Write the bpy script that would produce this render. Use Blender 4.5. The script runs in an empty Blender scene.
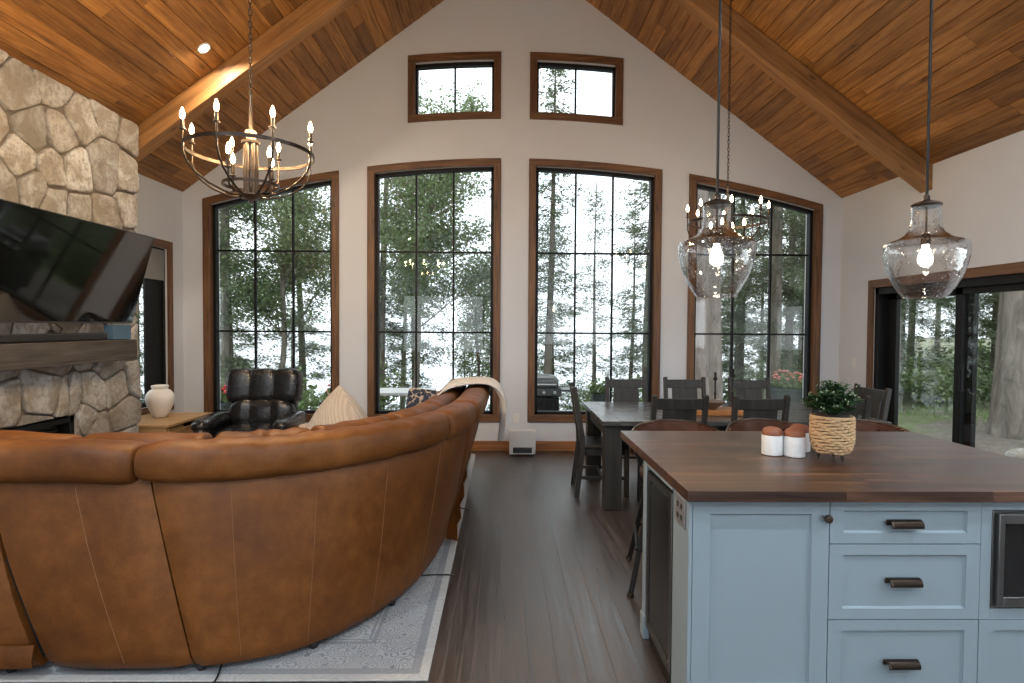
import bpy, bmesh, math, random
from mathutils import Vector, Matrix, Euler, noise
R = random.Random(7)
PI = math.pi
C = bpy.context.scene.collection
sc = bpy.context.scene

# ------------------------------------------------------------------ materials
class NT:
    def __init__(s, name):
        m = bpy.data.materials.new(name); m.use_nodes = True
        s.m = m; s.n = m.node_tree.nodes; s.l = m.node_tree.links; s.n.clear()
        s.out = s.n.new('ShaderNodeOutputMaterial')
        s._co = None
    def new(s, t, **k):
        n = s.n.new(t)
        for a, b in k.items(): setattr(n, a, b)
        return n
    def put(s, sock, v):
        if v is None: return
        if hasattr(v, 'is_linked') or hasattr(v, 'links'): s.l.new(v, sock)
        else:
            if isinstance(v, (tuple, list)) and len(v) == 3 and sock.type == 'RGBA': v = (*v, 1)
            sock.default_value = v
    def co(s):
        if s._co is None: s._co = s.new('ShaderNodeTexCoord').outputs['Object']
        return s._co
    def map(s, scale=(1, 1, 1), rot=(0, 0, 0), loc=(0, 0, 0), v=None):
        n = s.new('ShaderNodeMapping'); s.put(n.inputs[0], v or s.co())
        n.inputs['Scale'].default_value = scale; n.inputs['Rotation'].default_value = rot; n.inputs['Location'].default_value = loc
        return n.outputs[0]
    def noise(s, v, scale=5, detail=4, rough=.55, dist=0):
        n = s.new('ShaderNodeTexNoise'); s.put(n.inputs['Vector'], v)
        n.inputs['Scale'].default_value = scale; n.inputs['Detail'].default_value = detail
        n.inputs['Roughness'].default_value = rough; n.inputs['Distortion'].default_value = dist
        return n.outputs['Fac']
    def vor(s, v, scale=5, feature='F1', out='Distance'):
        n = s.new('ShaderNodeTexVoronoi', feature=feature); s.put(n.inputs['Vector'], v)
        n.inputs['Scale'].default_value = scale
        return n.outputs[out]
    def math(s, op, a, b=None, c=None, clamp=False):
        n = s.new('ShaderNodeMath', operation=op); n.use_clamp = clamp
        s.put(n.inputs[0], a); s.put(n.inputs[1], b); s.put(n.inputs[2], c)
        return n.outputs[0]
    def ramp(s, fac, stops, interp='LINEAR'):
        n = s.new('ShaderNodeValToRGB'); s.put(n.inputs[0], fac); e = n.color_ramp.elements
        n.color_ramp.interpolation = interp
        while len(e) < len(stops): e.new(.5)
        for el, (p, c) in zip(e, stops):
            el.position = p; el.color = (c, c, c, 1) if isinstance(c, (int, float)) else (*c, 1)
        return n.outputs[0]
    def mix(s, fac, a, b, mode='MIX'):
        n = s.new('ShaderNodeMix', data_type='RGBA', blend_type=mode)
        s.put(n.inputs[0], fac); s.put(n.inputs[6], a); s.put(n.inputs[7], b)
        return n.outputs[2]
    def hsv(s, col, h=.5, sat=1, val=1):
        n = s.new('ShaderNodeHueSaturation'); s.put(n.inputs['Color'], col)
        s.put(n.inputs['Hue'], h); s.put(n.inputs['Saturation'], sat); s.put(n.inputs['Value'], val)
        return n.outputs[0]
    def bump(s, h, strength=.3, dist=.01):
        n = s.new('ShaderNodeBump'); s.put(n.inputs['Height'], h)
        n.inputs['Strength'].default_value = strength; n.inputs['Distance'].default_value = dist
        return n.outputs[0]
    def attr(s, name):
        n = s.new('ShaderNodeAttribute'); n.attribute_name = name; return n.outputs['Fac']
    def sep(s, v):
        n = s.new('ShaderNodeSeparateXYZ'); s.put(n.inputs[0], v); return n.outputs
    def comb(s, x, y, z):
        n = s.new('ShaderNodeCombineXYZ'); s.put(n.inputs[0], x); s.put(n.inputs[1], y); s.put(n.inputs[2], z); return n.outputs[0]
    def white(s, v):
        n = s.new('ShaderNodeTexWhiteNoise', noise_dimensions='3D'); s.put(n.inputs['Vector'], v); return n.outputs['Value']
    def bsdf(s, col, rough=.5, metal=0, normal=None, **k):
        n = s.new('ShaderNodeBsdfPrincipled'); s.put(n.inputs['Base Color'], col)
        s.put(n.inputs['Roughness'], rough); s.put(n.inputs['Metallic'], metal)
        if normal is not None: s.put(n.inputs['Normal'], normal)
        for a, b in k.items(): s.put(n.inputs[a.replace('_', ' ')], b)
        s.l.new(n.outputs[0], s.out.inputs[0]); return n

def plain(name, col, rough=.5, metal=0, var=.06, bump=0, bscale=200, **k):
    t = NT(name)
    nz = t.noise(t.map(), 3.5, 4)
    c = t.hsv(col, val=t.math('MULTIPLY_ADD', nz, var * 2, 1 - var))
    nrm = t.bump(t.noise(t.map(), bscale, 3), bump, .002) if bump else None
    t.bsdf(c, t.math('MULTIPLY_ADD', t.noise(t.map(), 9, 3), .12, rough - .06), metal, nrm, **k)
    return t.m

def wood(name, dark, mid, light, axis='X', k=1., rough=.45, knots=True, tone=True, bump=.25, coat=0):
    t = NT(name)
    sc3 = {'X': (1.3, 22, 22), 'Y': (22, 1.3, 22), 'Z': (22, 22, 1.3)}[axis]
    sc3 = tuple(a * k for a in sc3)
    off = t.attr('tone')
    base = t.new('ShaderNodeVectorMath', operation='ADD'); t.put(base.inputs[0], t.co())
    o3 = t.comb(t.math('MULTIPLY', off, 37.), t.math('MULTIPLY', off, 53.), t.math('MULTIPLY', off, 11.)); t.put(base.inputs[1], o3)
    v = t.map(sc3, v=base.outputs[0])
    g1 = t.noise(v, 1., 6, .6, 1.2); g2 = t.noise(v, 4.5, 3, .6, .3)
    g = t.math('ADD', t.math('MULTIPLY', g1, .7), t.math('MULTIPLY', g2, .3))
    col = t.ramp(g, [(.33, dark), (.5, mid), (.68, light)])
    if knots:
        s2 = {'X': (1.6, 4.2, 4.2), 'Y': (4.2, 1.6, 4.2), 'Z': (4.2, 4.2, 1.6)}[axis]
        kv = t.vor(t.map(s2, v=base.outputs[0]), 1.2)
        kf = t.ramp(kv, [(.03, 1.), (.12, 0.)])
        col = t.mix(t.math('MULTIPLY', kf, .75), col, tuple(a * .35 for a in dark))
    blotch = t.noise(t.map((1, 1, 1), v=base.outputs[0]), 2.2, 3)
    val = t.math('MULTIPLY_ADD', blotch, .5, .75)
    if tone: val = t.math('MULTIPLY', val, t.math('MULTIPLY_ADD', off, .55, .72))
    col = t.hsv(col, val=val)
    t.bsdf(col, t.math('MULTIPLY_ADD', g, .2, rough - .1), 0, t.bump(g, bump, .003), Coat_Weight=coat, Coat_Roughness=.2)
    return t.m

def emit(name, col, strength):
    t = NT(name); e = t.new('ShaderNodeEmission'); e.inputs[0].default_value = (*col, 1); e.inputs[1].default_value = strength
    t.l.new(e.outputs[0], t.out.inputs[0]); return t.m

def thin_glass(name, tint=(.97, .985, .98), ior=1.45, boost=1., rough=.0, bump=None, base=.0):
    t = NT(name)
    tr = t.new('ShaderNodeBsdfTransparent'); tr.inputs[0].default_value = (*tint, 1)
    gl = t.new('ShaderNodeBsdfGlossy'); gl.inputs['Roughness'].default_value = rough
    geo = t.new('ShaderNodeNewGeometry'); nrm = geo.outputs['Normal']
    if bump:
        nrm = t.bump(t.math('ADD', t.noise(t.map(), bump, 2), t.ramp(t.vor(t.map(), bump * 4), [(.1, 1.), (.25, 0.)])), .6, .01)
        t.l.new(nrm, gl.inputs['Normal'])
    dt = t.new('ShaderNodeVectorMath', operation='DOT_PRODUCT'); t.put(dt.inputs[0], nrm); t.put(dt.inputs[1], geo.outputs['Incoming'])
    g = t.math('SUBTRACT', 1., t.math('ABSOLUTE', dt.outputs['Value']), clamp=True)
    f0 = ((ior - 1) / (ior + 1)) ** 2
    f = t.math('MULTIPLY_ADD', t.math('POWER', g, 5. if not bump else 2.5), (1 - f0) * boost, f0 + base, clamp=True)
    mx = t.new('ShaderNodeMixShader'); t.put(mx.inputs[0], f)
    t.l.new(tr.outputs[0], mx.inputs[1]); t.l.new(gl.outputs[0], mx.inputs[2]); t.l.new(mx.outputs[0], t.out.inputs[0])
    return t.m

def leafmat(name, a, b, trans=.35):
    t = NT(name)
    r = t.attr('tone')
    col = t.mix(r, a, b)
    d = t.new('ShaderNodeBsdfDiffuse'); t.put(d.inputs[0], col)
    tl = t.new('ShaderNodeBsdfTranslucent'); t.put(tl.inputs[0], col)
    gl = t.new('ShaderNodeBsdfGlossy'); gl.inputs['Roughness'].default_value = .5; gl.inputs[0].default_value = (.5, .55, .5, 1)
    m1 = t.new('ShaderNodeMixShader'); m1.inputs[0].default_value = trans
    m2 = t.new('ShaderNodeMixShader'); m2.inputs[0].default_value = .08
    t.l.new(d.outputs[0], m1.inputs[1]); t.l.new(tl.outputs[0], m1.inputs[2])
    t.l.new(m1.outputs[0], m2.inputs[1]); t.l.new(gl.outputs[0], m2.inputs[2]); t.l.new(m2.outputs[0], t.out.inputs[0])
    return t.m

M = {}
M['wall'] = plain('wall_paint', (.625, .650, .695), .85, var=.03, bump=.12, bscale=160)
M['ceiling_wood'] = wood('stained_pine_boards', (.11, .044, .011), (.28, .125, .034), (.44, .225, .070), 'Y', .8, .5)
M['beam_wood'] = wood('stained_pine_beam', (.15, .068, .022), (.29, .142, .048), (.40, .215, .080), 'X', .55, .5, tone=False)
M['trim_z'] = wood('stained_trim_upright', (.045, .021, .010), (.135, .062, .026), (.22, .110, .048), 'Z', .9, .5, tone=True)
M['trim_x'] = wood('stained_trim_flat', (.045, .021, .010), (.135, .062, .026), (.22, .110, .048), 'X', .9, .5, tone=True)
M['trim_y'] = wood('stained_trim_deep', (.045, .021, .010), (.135, .062, .026), (.22, .110, .048), 'Y', .9, .5, tone=True)
M['base_x'] = wood('baseboard_wood', (.16, .06, .02), (.30, .125, .045), (.40, .18, .07), 'X', .8, .5)
M['base_y'] = wood('baseboard_wood_deep', (.16, .06, .02), (.30, .125, .045), (.40, .18, .07), 'Y', .8, .5)
M['black'] = plain('black_window_frame', (.006, .0065, .007), .5, Specular_IOR_Level=.25)
M['glass'] = thin_glass('window_glass')
M['shade'] = plain('grey_shade_cloth', (.22, .215, .21), .9)
M['walnut'] = wood('walnut_butcher_block', (.012, .005, .003), (.055, .024, .013), (.165, .080, .044), 'X', .5, .34, knots=False, tone=True, bump=.06, coat=.1)
M['blue'] = plain('blue_grey_paint', (.250, .310, .345), .42, var=.03, bump=.05, bscale=300)
M['bronze'] = plain('dark_bronze_metal', (.05, .037, .028), .32, .9)
M['bronze_lt'] = plain('worn_bronze_metal', (.11, .082, .06), .30, .95)
M['iron'] = plain('black_iron', (.02, .018, .017), .45, .6)
M['steel'] = plain('dark_steel', (.16, .16, .155), .33, .9)
M['darkglass'] = plain('dark_door_glass', (.012, .012, .012), .08)
M['oak'] = wood('light_oak', (.22, .12, .045), (.36, .21, .085), (.46, .29, .13), 'X', .8, .5, knots=False, tone=False)
M['darkwood'] = wood('dark_stained_oak', (.010, .0085, .007), (.022, .019, .016), (.040, .035, .029), 'Z', 1., .5, knots=False, tone=False, bump=.35)
M['darktop'] = wood('dark_stained_tabletop', (.035, .034, .033), (.065, .063, .060), (.10, .098, .094), 'X', .8, .28, knots=False, tone=True, bump=.2, coat=.2)
M['mantel'] = wood('rough_sawn_dark_beam', (.022, .018, .015), (.052, .044, .038), (.085, .074, .066), 'Y', .8, .8, knots=False, tone=False, bump=1.)
M['white'] = plain('white_enamel', (.72, .72, .71), .4, var=.02)
M['ceramic'] = plain('white_matte_ceramic', (.74, .72, .68), .55, var=.04, bump=.2, bscale=60)
M['terracotta'] = plain('terracotta_clay', (.25, .085, .042), .6)
M['blackleather'] = plain('black_leather', (.009, .009, .010), .27, bump=.35, bscale=18)
M['plastic'] = plain('black_plastic', (.015, .015, .016), .35)
M['bulb'] = emit('warm_bulb', (1., .72, .42), 30)
M['bulb_white'] = emit('white_bulb', (1., .86, .70), 22)
M['can'] = emit('downlight_lens', (1., .82, .58), 30)
M['seeded'] = thin_glass('seeded_glass', (.985, .99, .99), 1.5, 1.5, .02, 14, .015)
M['wicker'] = plain('natural_wicker', (.52, .34, .18), .6, var=.25, bump=.5, bscale=90)
M['leaf'] = leafmat('houseplant_leaf', (.012, .035, .012), (.045, .10, .03), .2)
M['bud'] = leafmat('pale_bud', (.30, .38, .24), (.48, .54, .38), .2)
M['soil'] = plain('dark_soil', (.03, .022, .016), .9)
M['board'] = wood('orange_live_edge_wood', (.22, .07, .02), (.42, .17, .05), (.55, .27, .10), 'X', 1., .4)
M['bowl'] = plain('grey_brown_stoneware', (.16, .13, .11), .5)
M['cord'] = plain('black_cord', (.01, .01, .01), .5)
M['bluebox'] = plain('slate_blue_card', (.065, .13, .20), .6)
M['brass'] = plain('pale_nickel_plate', (.36, .36, .38), .4, .6)

def cloth(name, a, b, scale=60, rough=.9, bump=.6):
    t = NT(name)
    w = t.new('ShaderNodeTexWave'); t.put(w.inputs[0], t.map((1, 1, 1), (.3, .5, .785))); w.inputs['Scale'].default_value = scale
    w.inputs['Distortion'].default_value = 2.5; w.inputs['Detail'].default_value = 2
    n = t.noise(t.map(), 8, 4)
    col = t.mix(t.math('MULTIPLY_ADD', w.outputs['Fac'], .5, t.math('MULTIPLY', n, .5)), a, b)
    t.bsdf(col, rough, 0, t.bump(w.outputs['Fac'], bump, .006), Sheen_Weight=.2)
    return t.m
M['throw'] = cloth('cream_knit', (.52, .48, .44), (.70, .66, .61), 25)
M['knit'] = cloth('oatmeal_knit', (.40, .34, .28), (.62, .55, .47), 18, bump=.9)

def leather(name):
    t = NT(name)
    n1 = t.noise(t.map(), 2.2, 5, .6); n2 = t.noise(t.map(), 14, 5, .65)
    f = t.math('ADD', t.math('MULTIPLY', n1, .6), t.math('MULTIPLY', n2, .4))
    col = t.ramp(f, [(.32, (.080, .024, .004)), (.52, (.145, .047, .008)), (.72, (.235, .086, .018))])
    v = t.vor(t.map(), 260, 'SMOOTH_F1')
    b = t.math('ADD', t.math('MULTIPLY', v, .4), t.math('MULTIPLY', t.noise(t.map(), 7, 4), 1.6))
    t.bsdf(col, t.math('MULTIPLY_ADD', n2, .22, .36), 0, t.bump(b, .35, .006), Specular_IOR_Level=.3)
    return t.m
M['leather'] = leather('cognac_leather')
M['stitch'] = plain('tan_stitching', (.22, .10, .038), .6)

def patterned(name):
    t = NT(name)
    v = t.vor(t.map((1, 1, 1)), 20, 'F1'); n = t.noise(t.map(), 22, 3, .7, 2)
    f = t.math('GREATER_THAN', t.math('ADD', v, n), 1.1)
    t.bsdf(t.mix(f, (.018, .026, .05), (.36, .31, .25)), .9, 0, t.bump(n, .5, .005)); return t.m
M['cushion'] = patterned('navy_floral_cloth')

def stone():
    t = NT('fieldstone')
    tone = t.attr('tone')
    n1 = t.noise(t.map(), 5, 6, .65, .6); n2 = t.noise(t.map(), 28, 5, .7)
    base = t.ramp(tone, [(0, (.30, .29, .275)), (.25, (.46, .45, .43)), (.5, (.55, .535, .51)), (.75, (.36, .325, .285)), (1, (.62, .61, .59))])
    dirt = t.ramp(n1, [(.42, (.62, .56, .48)), (.60, (1, 1, 1))])
    col = t.mix(1., base, dirt, 'MULTIPLY')
    col = t.mix(t.ramp(n2, [(.38, .6), (.52, 0.)]), col, (.20, .185, .165))
    h = t.math('ADD', t.math('MULTIPLY', n1, 1.), t.math('MULTIPLY', n2, .5))
    t.bsdf(col, .85, 0, t.bump(h, .9, .03)); return t.m
M['stone'] = stone()
M['mortar'] = plain('tan_mortar', (.15, .122, .095), .95, var=.15, bump=.8, bscale=60)

def floormat():
    t = NT('dark_strand_floorboards')
    x, y, z = t.sep(t.co())
    row = t.math('FLOOR', t.math('DIVIDE', x, .125))
    jit = t.white(t.comb(row, 3.3, 1.1))
    yy = t.math('ADD', t.math('DIVIDE', y, 1.5), t.math('MULTIPLY', jit, 7.))
    seg = t.math('FLOOR', yy)
    tone = t.white(t.comb(row, seg, .5))
    v = t.new('ShaderNodeVectorMath', operation='ADD'); t.put(v.inputs[0], t.co()); t.put(v.inputs[1], t.comb(t.math('MULTIPLY', tone, 9.), t.math('MULTIPLY', tone, 31.), 0.))
    g1 = t.noise(t.map((30, .9, 1), v=v.outputs[0]), 1, 5, .65, .5); g2 = t.noise(t.map((210, 4, 1), v=v.outputs[0]), 1, 4, .7)
    g = t.math('ADD', t.math('MULTIPLY', g1, .5), t.math('MULTIPLY', g2, .5))
    col = t.ramp(g, [(.37, (.008, .005, .004)), (.5, (.034, .022, .016)), (.63, (.088, .060, .047))])
    col = t.hsv(col, val=t.math('MULTIPLY_ADD', tone, .45, .78))
    fx = t.math('FRACT', t.math('DIVIDE', x, .125)); fy = t.math('FRACT', yy)
    ex = t.math('MINIMUM', fx, t.math('SUBTRACT', 1., fx)); ey = t.math('MULTIPLY', t.math('MINIMUM', fy, t.math('SUBTRACT', 1., fy)), 12.)
    e = t.math('MINIMUM', ex, ey)
    groove = t.ramp(e, [(0., 0.), (.012, 1.)])
    h = t.math('ADD', t.math('MULTIPLY', groove, .35), t.math('MULTIPLY', g, .5))
    t.bsdf(col, t.math('MULTIPLY_ADD', t.math('SUBTRACT', g, .38), .8, .29, clamp=True), 0, t.bump(h, .45, .004), IOR=2.4); return t.m
M['floor'] = floormat()

def rugmat(hx, hy):
    t = NT('faded_oriental_pile')
    x, y, z = t.sep(t.co())
    ax = t.math('SUBTRACT', hx, t.math('ABSOLUTE', x)); ay = t.math('SUBTRACT', hy, t.math('ABSOLUTE', y))
    d = t.math('MINIMUM', ax, ay)
    n = t.noise(t.map(), 9, 4, .7, 1.5); v = t.vor(t.map(), 8, 'F1'); v2 = t.vor(t.map(), 20, 'F1')
    ringy = t.math('SINE', t.math('MULTIPLY', t.math('ADD', v, t.math('MULTIPLY', n, .5)), 34.))
    f = t.ramp(ringy, [(.45, 0.), (.7, 1.)])
    ring2 = t.math('SINE', t.math('MULTIPLY', v2, 26.)); f2 = t.ramp(ring2, [(.4, 0.), (.7, 1.)])
    pale, blue, warm = (.43, .43, .425), (.20, .225, .255), (.38, .34, .31)
    wear = t.ramp(t.noise(t.map(), 4.5, 6, .75), [(.34, .25), (.55, 1.)])
    field = t.mix(t.math('MULTIPLY', t.math('MULTIPLY', f, .85), wear), pale, blue)
    bord = t.mix(t.math('MULTIPLY', t.math('MULTIPLY', f2, 1.), wear), (.38, .385, .39), (.15, .175, .21))
    inb = t.math('MULTIPLY', t.math('GREATER_THAN', d, .07), t.math('LESS_THAN', d, .30))
    col = t.mix(inb, field, bord)
    for a, w in ((.055, .012), (.075, .008), (.295, .010), (.32, .006), (.55, .01)):
        ln = t.math('LESS_THAN', t.math('ABSOLUTE', t.math('SUBTRACT', d, a)), w)
        col = t.mix(t.math('MULTIPLY', ln, .75), col, (.20, .215, .23))
    col = t.mix(t.math('MULTIPLY', t.math('LESS_THAN', d, .04), .6), col, (.52, .50, .47))
    fade = t.noise(t.map(), 3, 5, .7)
    col = t.mix(t.ramp(fade, [(.4, 0.), (.7, .35)]), col, warm)
    t.bsdf(col, .95, 0, t.bump(t.noise(t.map(), 300, 2), .6, .004)); return t.m

# ------------------------------------------------------------------ mesh builder
class MB:
    def __init__(s): s.v = []; s.f = []; s.t = []
    def add(s, vs, fs, tone=None, mat=None):
        b = len(s.v)
        s.v += [tuple(mat @ Vector(p)) if mat else tuple(p) for p in vs]
        s.f += [tuple(b + i for i in f) for f in fs]
        tt = R.random() if tone is None else tone
        s.t += [tt] * len(fs); return s
    def box(s, lo, hi, rot=None, at=None, tone=None):
        x0, y0, z0 = lo; x1, y1, z1 = hi
        vs = [(x0, y0, z0), (x1, y0, z0), (x1, y1, z0), (x0, y1, z0), (x0, y0, z1), (x1, y0, z1), (x1, y1, z1), (x0, y1, z1)]
        fs = [(0, 3, 2, 1), (4, 5, 6, 7), (0, 1, 5, 4), (1, 2, 6, 5), (2, 3, 7, 6), (3, 0, 4, 7)]
        m = None
        if rot is not None or at is not None:
            m = Matrix.Translation(at or (0, 0, 0)) @ Euler(rot or (0, 0, 0)).to_matrix().to_4x4()
        return s.add(vs, fs, tone, m)
    def hull8(s, a, b, tone=None):          # two 4-point rings joined
        return s.add(list(a) + list(b), [(0, 3, 2, 1), (4, 5, 6, 7), (0, 1, 5, 4), (1, 2, 6, 5), (2, 3, 7, 6), (3, 0, 4, 7)], tone)
    def bar(s, p0, p1, w, d, side=(1, 0, 0), tone=None):   # rectangular bar between points
        p0 = Vector(p0); p1 = Vector(p1); ax = (p1 - p0).normalized(); sd = Vector(side); sd = (sd - ax * sd.dot(ax)).normalized(); up = ax.cross(sd)
        rg = lambda p: [tuple(p + sd * (a * w / 2) + up * (b * d / 2)) for a, b in ((-1, -1), (1, -1), (1, 1), (-1, 1))]
        return s.hull8(rg(p0), rg(p1), tone)
    def tube(s, pts, r, n=8, closed=False, tone=None):
        P = [Vector(p) for p in pts]; m = len(P); rs = r if isinstance(r, (list, tuple)) else [r] * m
        up = None; rings = []
        for i, p in enumerate(P):
            if closed: t = (P[(i + 1) % m] - P[i - 1])
            else: t = P[min(i + 1, m - 1)] - P[max(i - 1, 0)]
            t = t.normalized() if t.length > 1e-9 else Vector((0, 0, 1))
            if up is None: up = Vector((0, 0, 1)) if abs(t.z) < .9 else Vector((1, 0, 0))
            up = (up - t * up.dot(t)); up = up.normalized() if up.length > 1e-6 else t.orthogonal().normalized()
            sd = t.cross(up)
            rings.append([p + (up * math.cos(a) + sd * math.sin(a)) * rs[i] for a in [2 * PI * k / n for k in range(n)]])
        vs = [tuple(q) for rg in rings for q in rg]; fs = []
        for i in range(m if closed else m - 1):
            j = (i + 1) % m
            for k in range(n): fs.append((i * n + k, j * n + k, j * n + (k + 1) % n, i * n + (k + 1) % n))
        if not closed: fs.append(tuple(range(n))); fs.append(tuple((m - 1) * n + k for k in reversed(range(n))))
        return s.add(vs, fs, tone)
    def cyl(s, p0, p1, r0, r1=None, n=16, tone=None): return s.tube([p0, p1], [r0, r0 if r1 is None else r1], n, tone=tone)
    def lathe(s, prof, c=(0, 0, 0), n=32, cap=True, tone=None, fr=None):
        vs = []; fs = []; m = len(prof)
        for i, (r, z) in enumerate(prof):
            for k in range(n):
                a = 2 * PI * k / n; rr = r * (fr(a, z) if fr else 1)
                vs.append((c[0] + rr * math.cos(a), c[1] + rr * math.sin(a), c[2] + z))
        for i in range(m - 1):
            for k in range(n): fs.append((i * n + k, i * n + (k + 1) % n, (i + 1) * n + (k + 1) % n, (i + 1) * n + k))
        if cap: fs.append(tuple(reversed(range(n)))); fs.append(tuple((m - 1) * n + k for k in range(n)))
        return s.add(vs, fs, tone)
    def puff(s, c, d, e=(.5, .5), rot=(0, 0, 0), nu=28, nv=16, fn=None, tone=None):   # superellipsoid
        m = Matrix.Translation(c) @ Euler(rot).to_matrix().to_4x4()
        p = lambda b, q: math.copysign(abs(b) ** q, b)
        vs = []; fs = []
        for j in range(nv + 1):
            ph = -PI / 2 + PI * j / nv
            for i in range(nu):
                th = 2 * PI * i / nu
                v = [d[0] / 2 * p(math.cos(ph), e[0]) * p(math.cos(th), e[1]), d[1] / 2 * p(math.cos(ph), e[0]) * p(math.sin(th), e[1]), d[2] / 2 * p(math.sin(ph), e[0])]
                if fn: v = fn(v)
                vs.append(v)
        for j in range(nv):
            for i in range(nu): fs.append((j * nu + i, j * nu + (i + 1) % nu, (j + 1) * nu + (i + 1) % nu, (j + 1) * nu + i))
        return s.add(vs, fs, tone, m)
    def build(s, name, mat, parent=None, bevel=0, world=False, smooth=35, seg=2, subdiv=0, solid=0):
        me = bpy.data.meshes.new(name)
        vs = s.v
        if world and parent is not None:
            o = parent.location; vs = [(a - o.x, b - o.y, c - o.z) for a, b, c in vs]
        me.from_pydata(vs, [], s.f)
        a = me.attributes.new('tone', 'FLOAT', 'FACE'); a.data.foreach_set('value', s.t)
        bm = bmesh.new(); bm.from_mesh(me); 
        bmesh.ops.remove_doubles(bm, verts=bm.verts, dist=1e-5)
        bmesh.ops.recalc_face_normals(bm, faces=bm.faces)
        if smooth:
            lim = math.radians(smooth)
            for f in bm.faces: f.smooth = True
            for e in bm.edges:
                e.smooth = len(e.link_faces) == 2 and e.calc_face_angle(0) < lim
        bm.to_mesh(me); bm.free()
        me.materials.append(mat)
        ob = bpy.data.objects.new(name, me); C.objects.link(ob)
        if parent is not None: ob.parent = parent
        if solid:
            md = ob.modifiers.new('thick', 'SOLIDIFY'); md.thickness = solid; md.offset = 0
        if bevel:
            md = ob.modifiers.new('edge', 'BEVEL'); md.width = bevel; md.segments = seg; md.limit_method = 'ANGLE'; md.angle_limit = math.radians(40)
            md.harden_normals = False
        if subdiv:
            md = ob.modifiers.new('sub', 'SUBSURF'); md.levels = subdiv; md.render_levels = subdiv
        return ob

def thing(name, label, cat, loc=(0, 0, 0), rotz=0, group=None):
    o = bpy.data.objects.new(name, None); C.objects.link(o); o.location = loc; o.rotation_euler = (0, 0, rotz)
    o.empty_display_size = .1
    return tag(o, label, cat, group)
def tag(o, label, cat, group=None):
    o['label'] = label; o['category'] = cat
    if group: o['group'] = group
    return o
def kind(o, k='structure'):
    o['kind'] = k; return o
def struct(name, loc=(0, 0, 0)):
    o = bpy.data.objects.new(name, None); C.objects.link(o); o.location = loc; o['kind'] = 'structure'; return o
def copy_tree(o, parent=None, **kw):
    c = o.copy(); C.objects.link(c)
    if parent is not None: c.parent = parent
    for ch in list(o.children): copy_tree(ch, c)
    return c
def dup(root, loc, rotz=None, label=None, group=None):
    r = copy_tree(root); r.location = loc
    if rotz is not None: r.rotation_euler = (0, 0, rotz)
    if label: r['label'] = label
    if group: r['group'] = group
    return r

# ------------------------------------------------------------------ room dimensions (metres, floor z = 0)
XC = .138; XL = -3.832; XR = 4.108; YF = 7.08; YB = -4.2; EAVE = 3.09; PITCH = .74
RIDGE = EAVE + PITCH * (XC - XL); TH = math.atan(PITCH); WT = .22
def ceil_z(x): return RIDGE - PITCH * abs(x - XC)
def arc(dx, z0): return z0 - .0372 * dx * dx

fl = MB().box((XL - .2, YB - .2, -.12), (XR + .2, YF + .2, 0)); floor = kind(fl.build('floor', M['floor']))

def wall_plane(name, us, solids, place, mat=M['wall'], thick=WT):
    """us: breakpoints; solids(u0,u1) -> list of ((zlo0,zlo1),(zhi0,zhi1)); place(u,z,d)->xyz"""
    mb = MB()
    for u0, u1 in zip(us, us[1:]):
        for (a0, a1), (b0, b1) in solids(u0, u1):
            A = [place(u0, a0, 0), place(u1, a1, 0), place(u1, b1, 0), place(u0, b0, 0)]
            B = [place(u0, a0, thick), place(u1, a1, thick), place(u1, b1, thick), place(u0, b0, thick)]
            mb.hull8(A, B)
    return kind(mb.build(name, mat, smooth=0))

# far gable wall, six windows; hole = (dx0, dx1, z_bottom(dx), z_top(dx)) measured from the ridge line
TW = .085
big = dict(b=lambda d: .355 + TW, t=lambda d: arc(d, 3.53) - TW)
up = dict(b=lambda d: arc(d, 4.0) + TW, t=lambda d: arc(d, 4.79) - TW)
holes = []
for a, b, fn in ((-3.726, -2.11, big), (-1.77, -.172, big), (.165, 1.77, big), (2.10, 3.728, big), (-1.288, -.178, up), (.168, 1.285, up)):
    holes.append((a + TW, b - TW, fn['b'], fn['t'], a, b))
us = sorted(set([XL - XC - .2, XR - XC + .2, 0.] + [h[0] for h in holes] + [h[1] for h in holes]))
u2 = []
for a, b in zip(us, us[1:]):
    n = max(1, int((b - a) / .2)); u2 += [a + (b - a) * i / n for i in range(n)]
u2.append(us[-1])
def far_solids(u0, u1):
    m = (u0 + u1) / 2; segs = []; lo = (-.1, -.1)
    hs = sorted([h for h in holes if h[0] < m < h[1]], key=lambda h: h[2](m))
    for h in hs:
        segs.append((lo, (h[2](u0), h[2](u1)))); lo = (h[3](u0), h[3](u1))
    segs.append((lo, (RIDGE - PITCH * abs(u0) + .15, RIDGE - PITCH * abs(u1) + .15)))
    return segs
wall_plane('wall_far', u2, far_solids, lambda u, z, d: (XC + u, YF + d, z))

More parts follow.
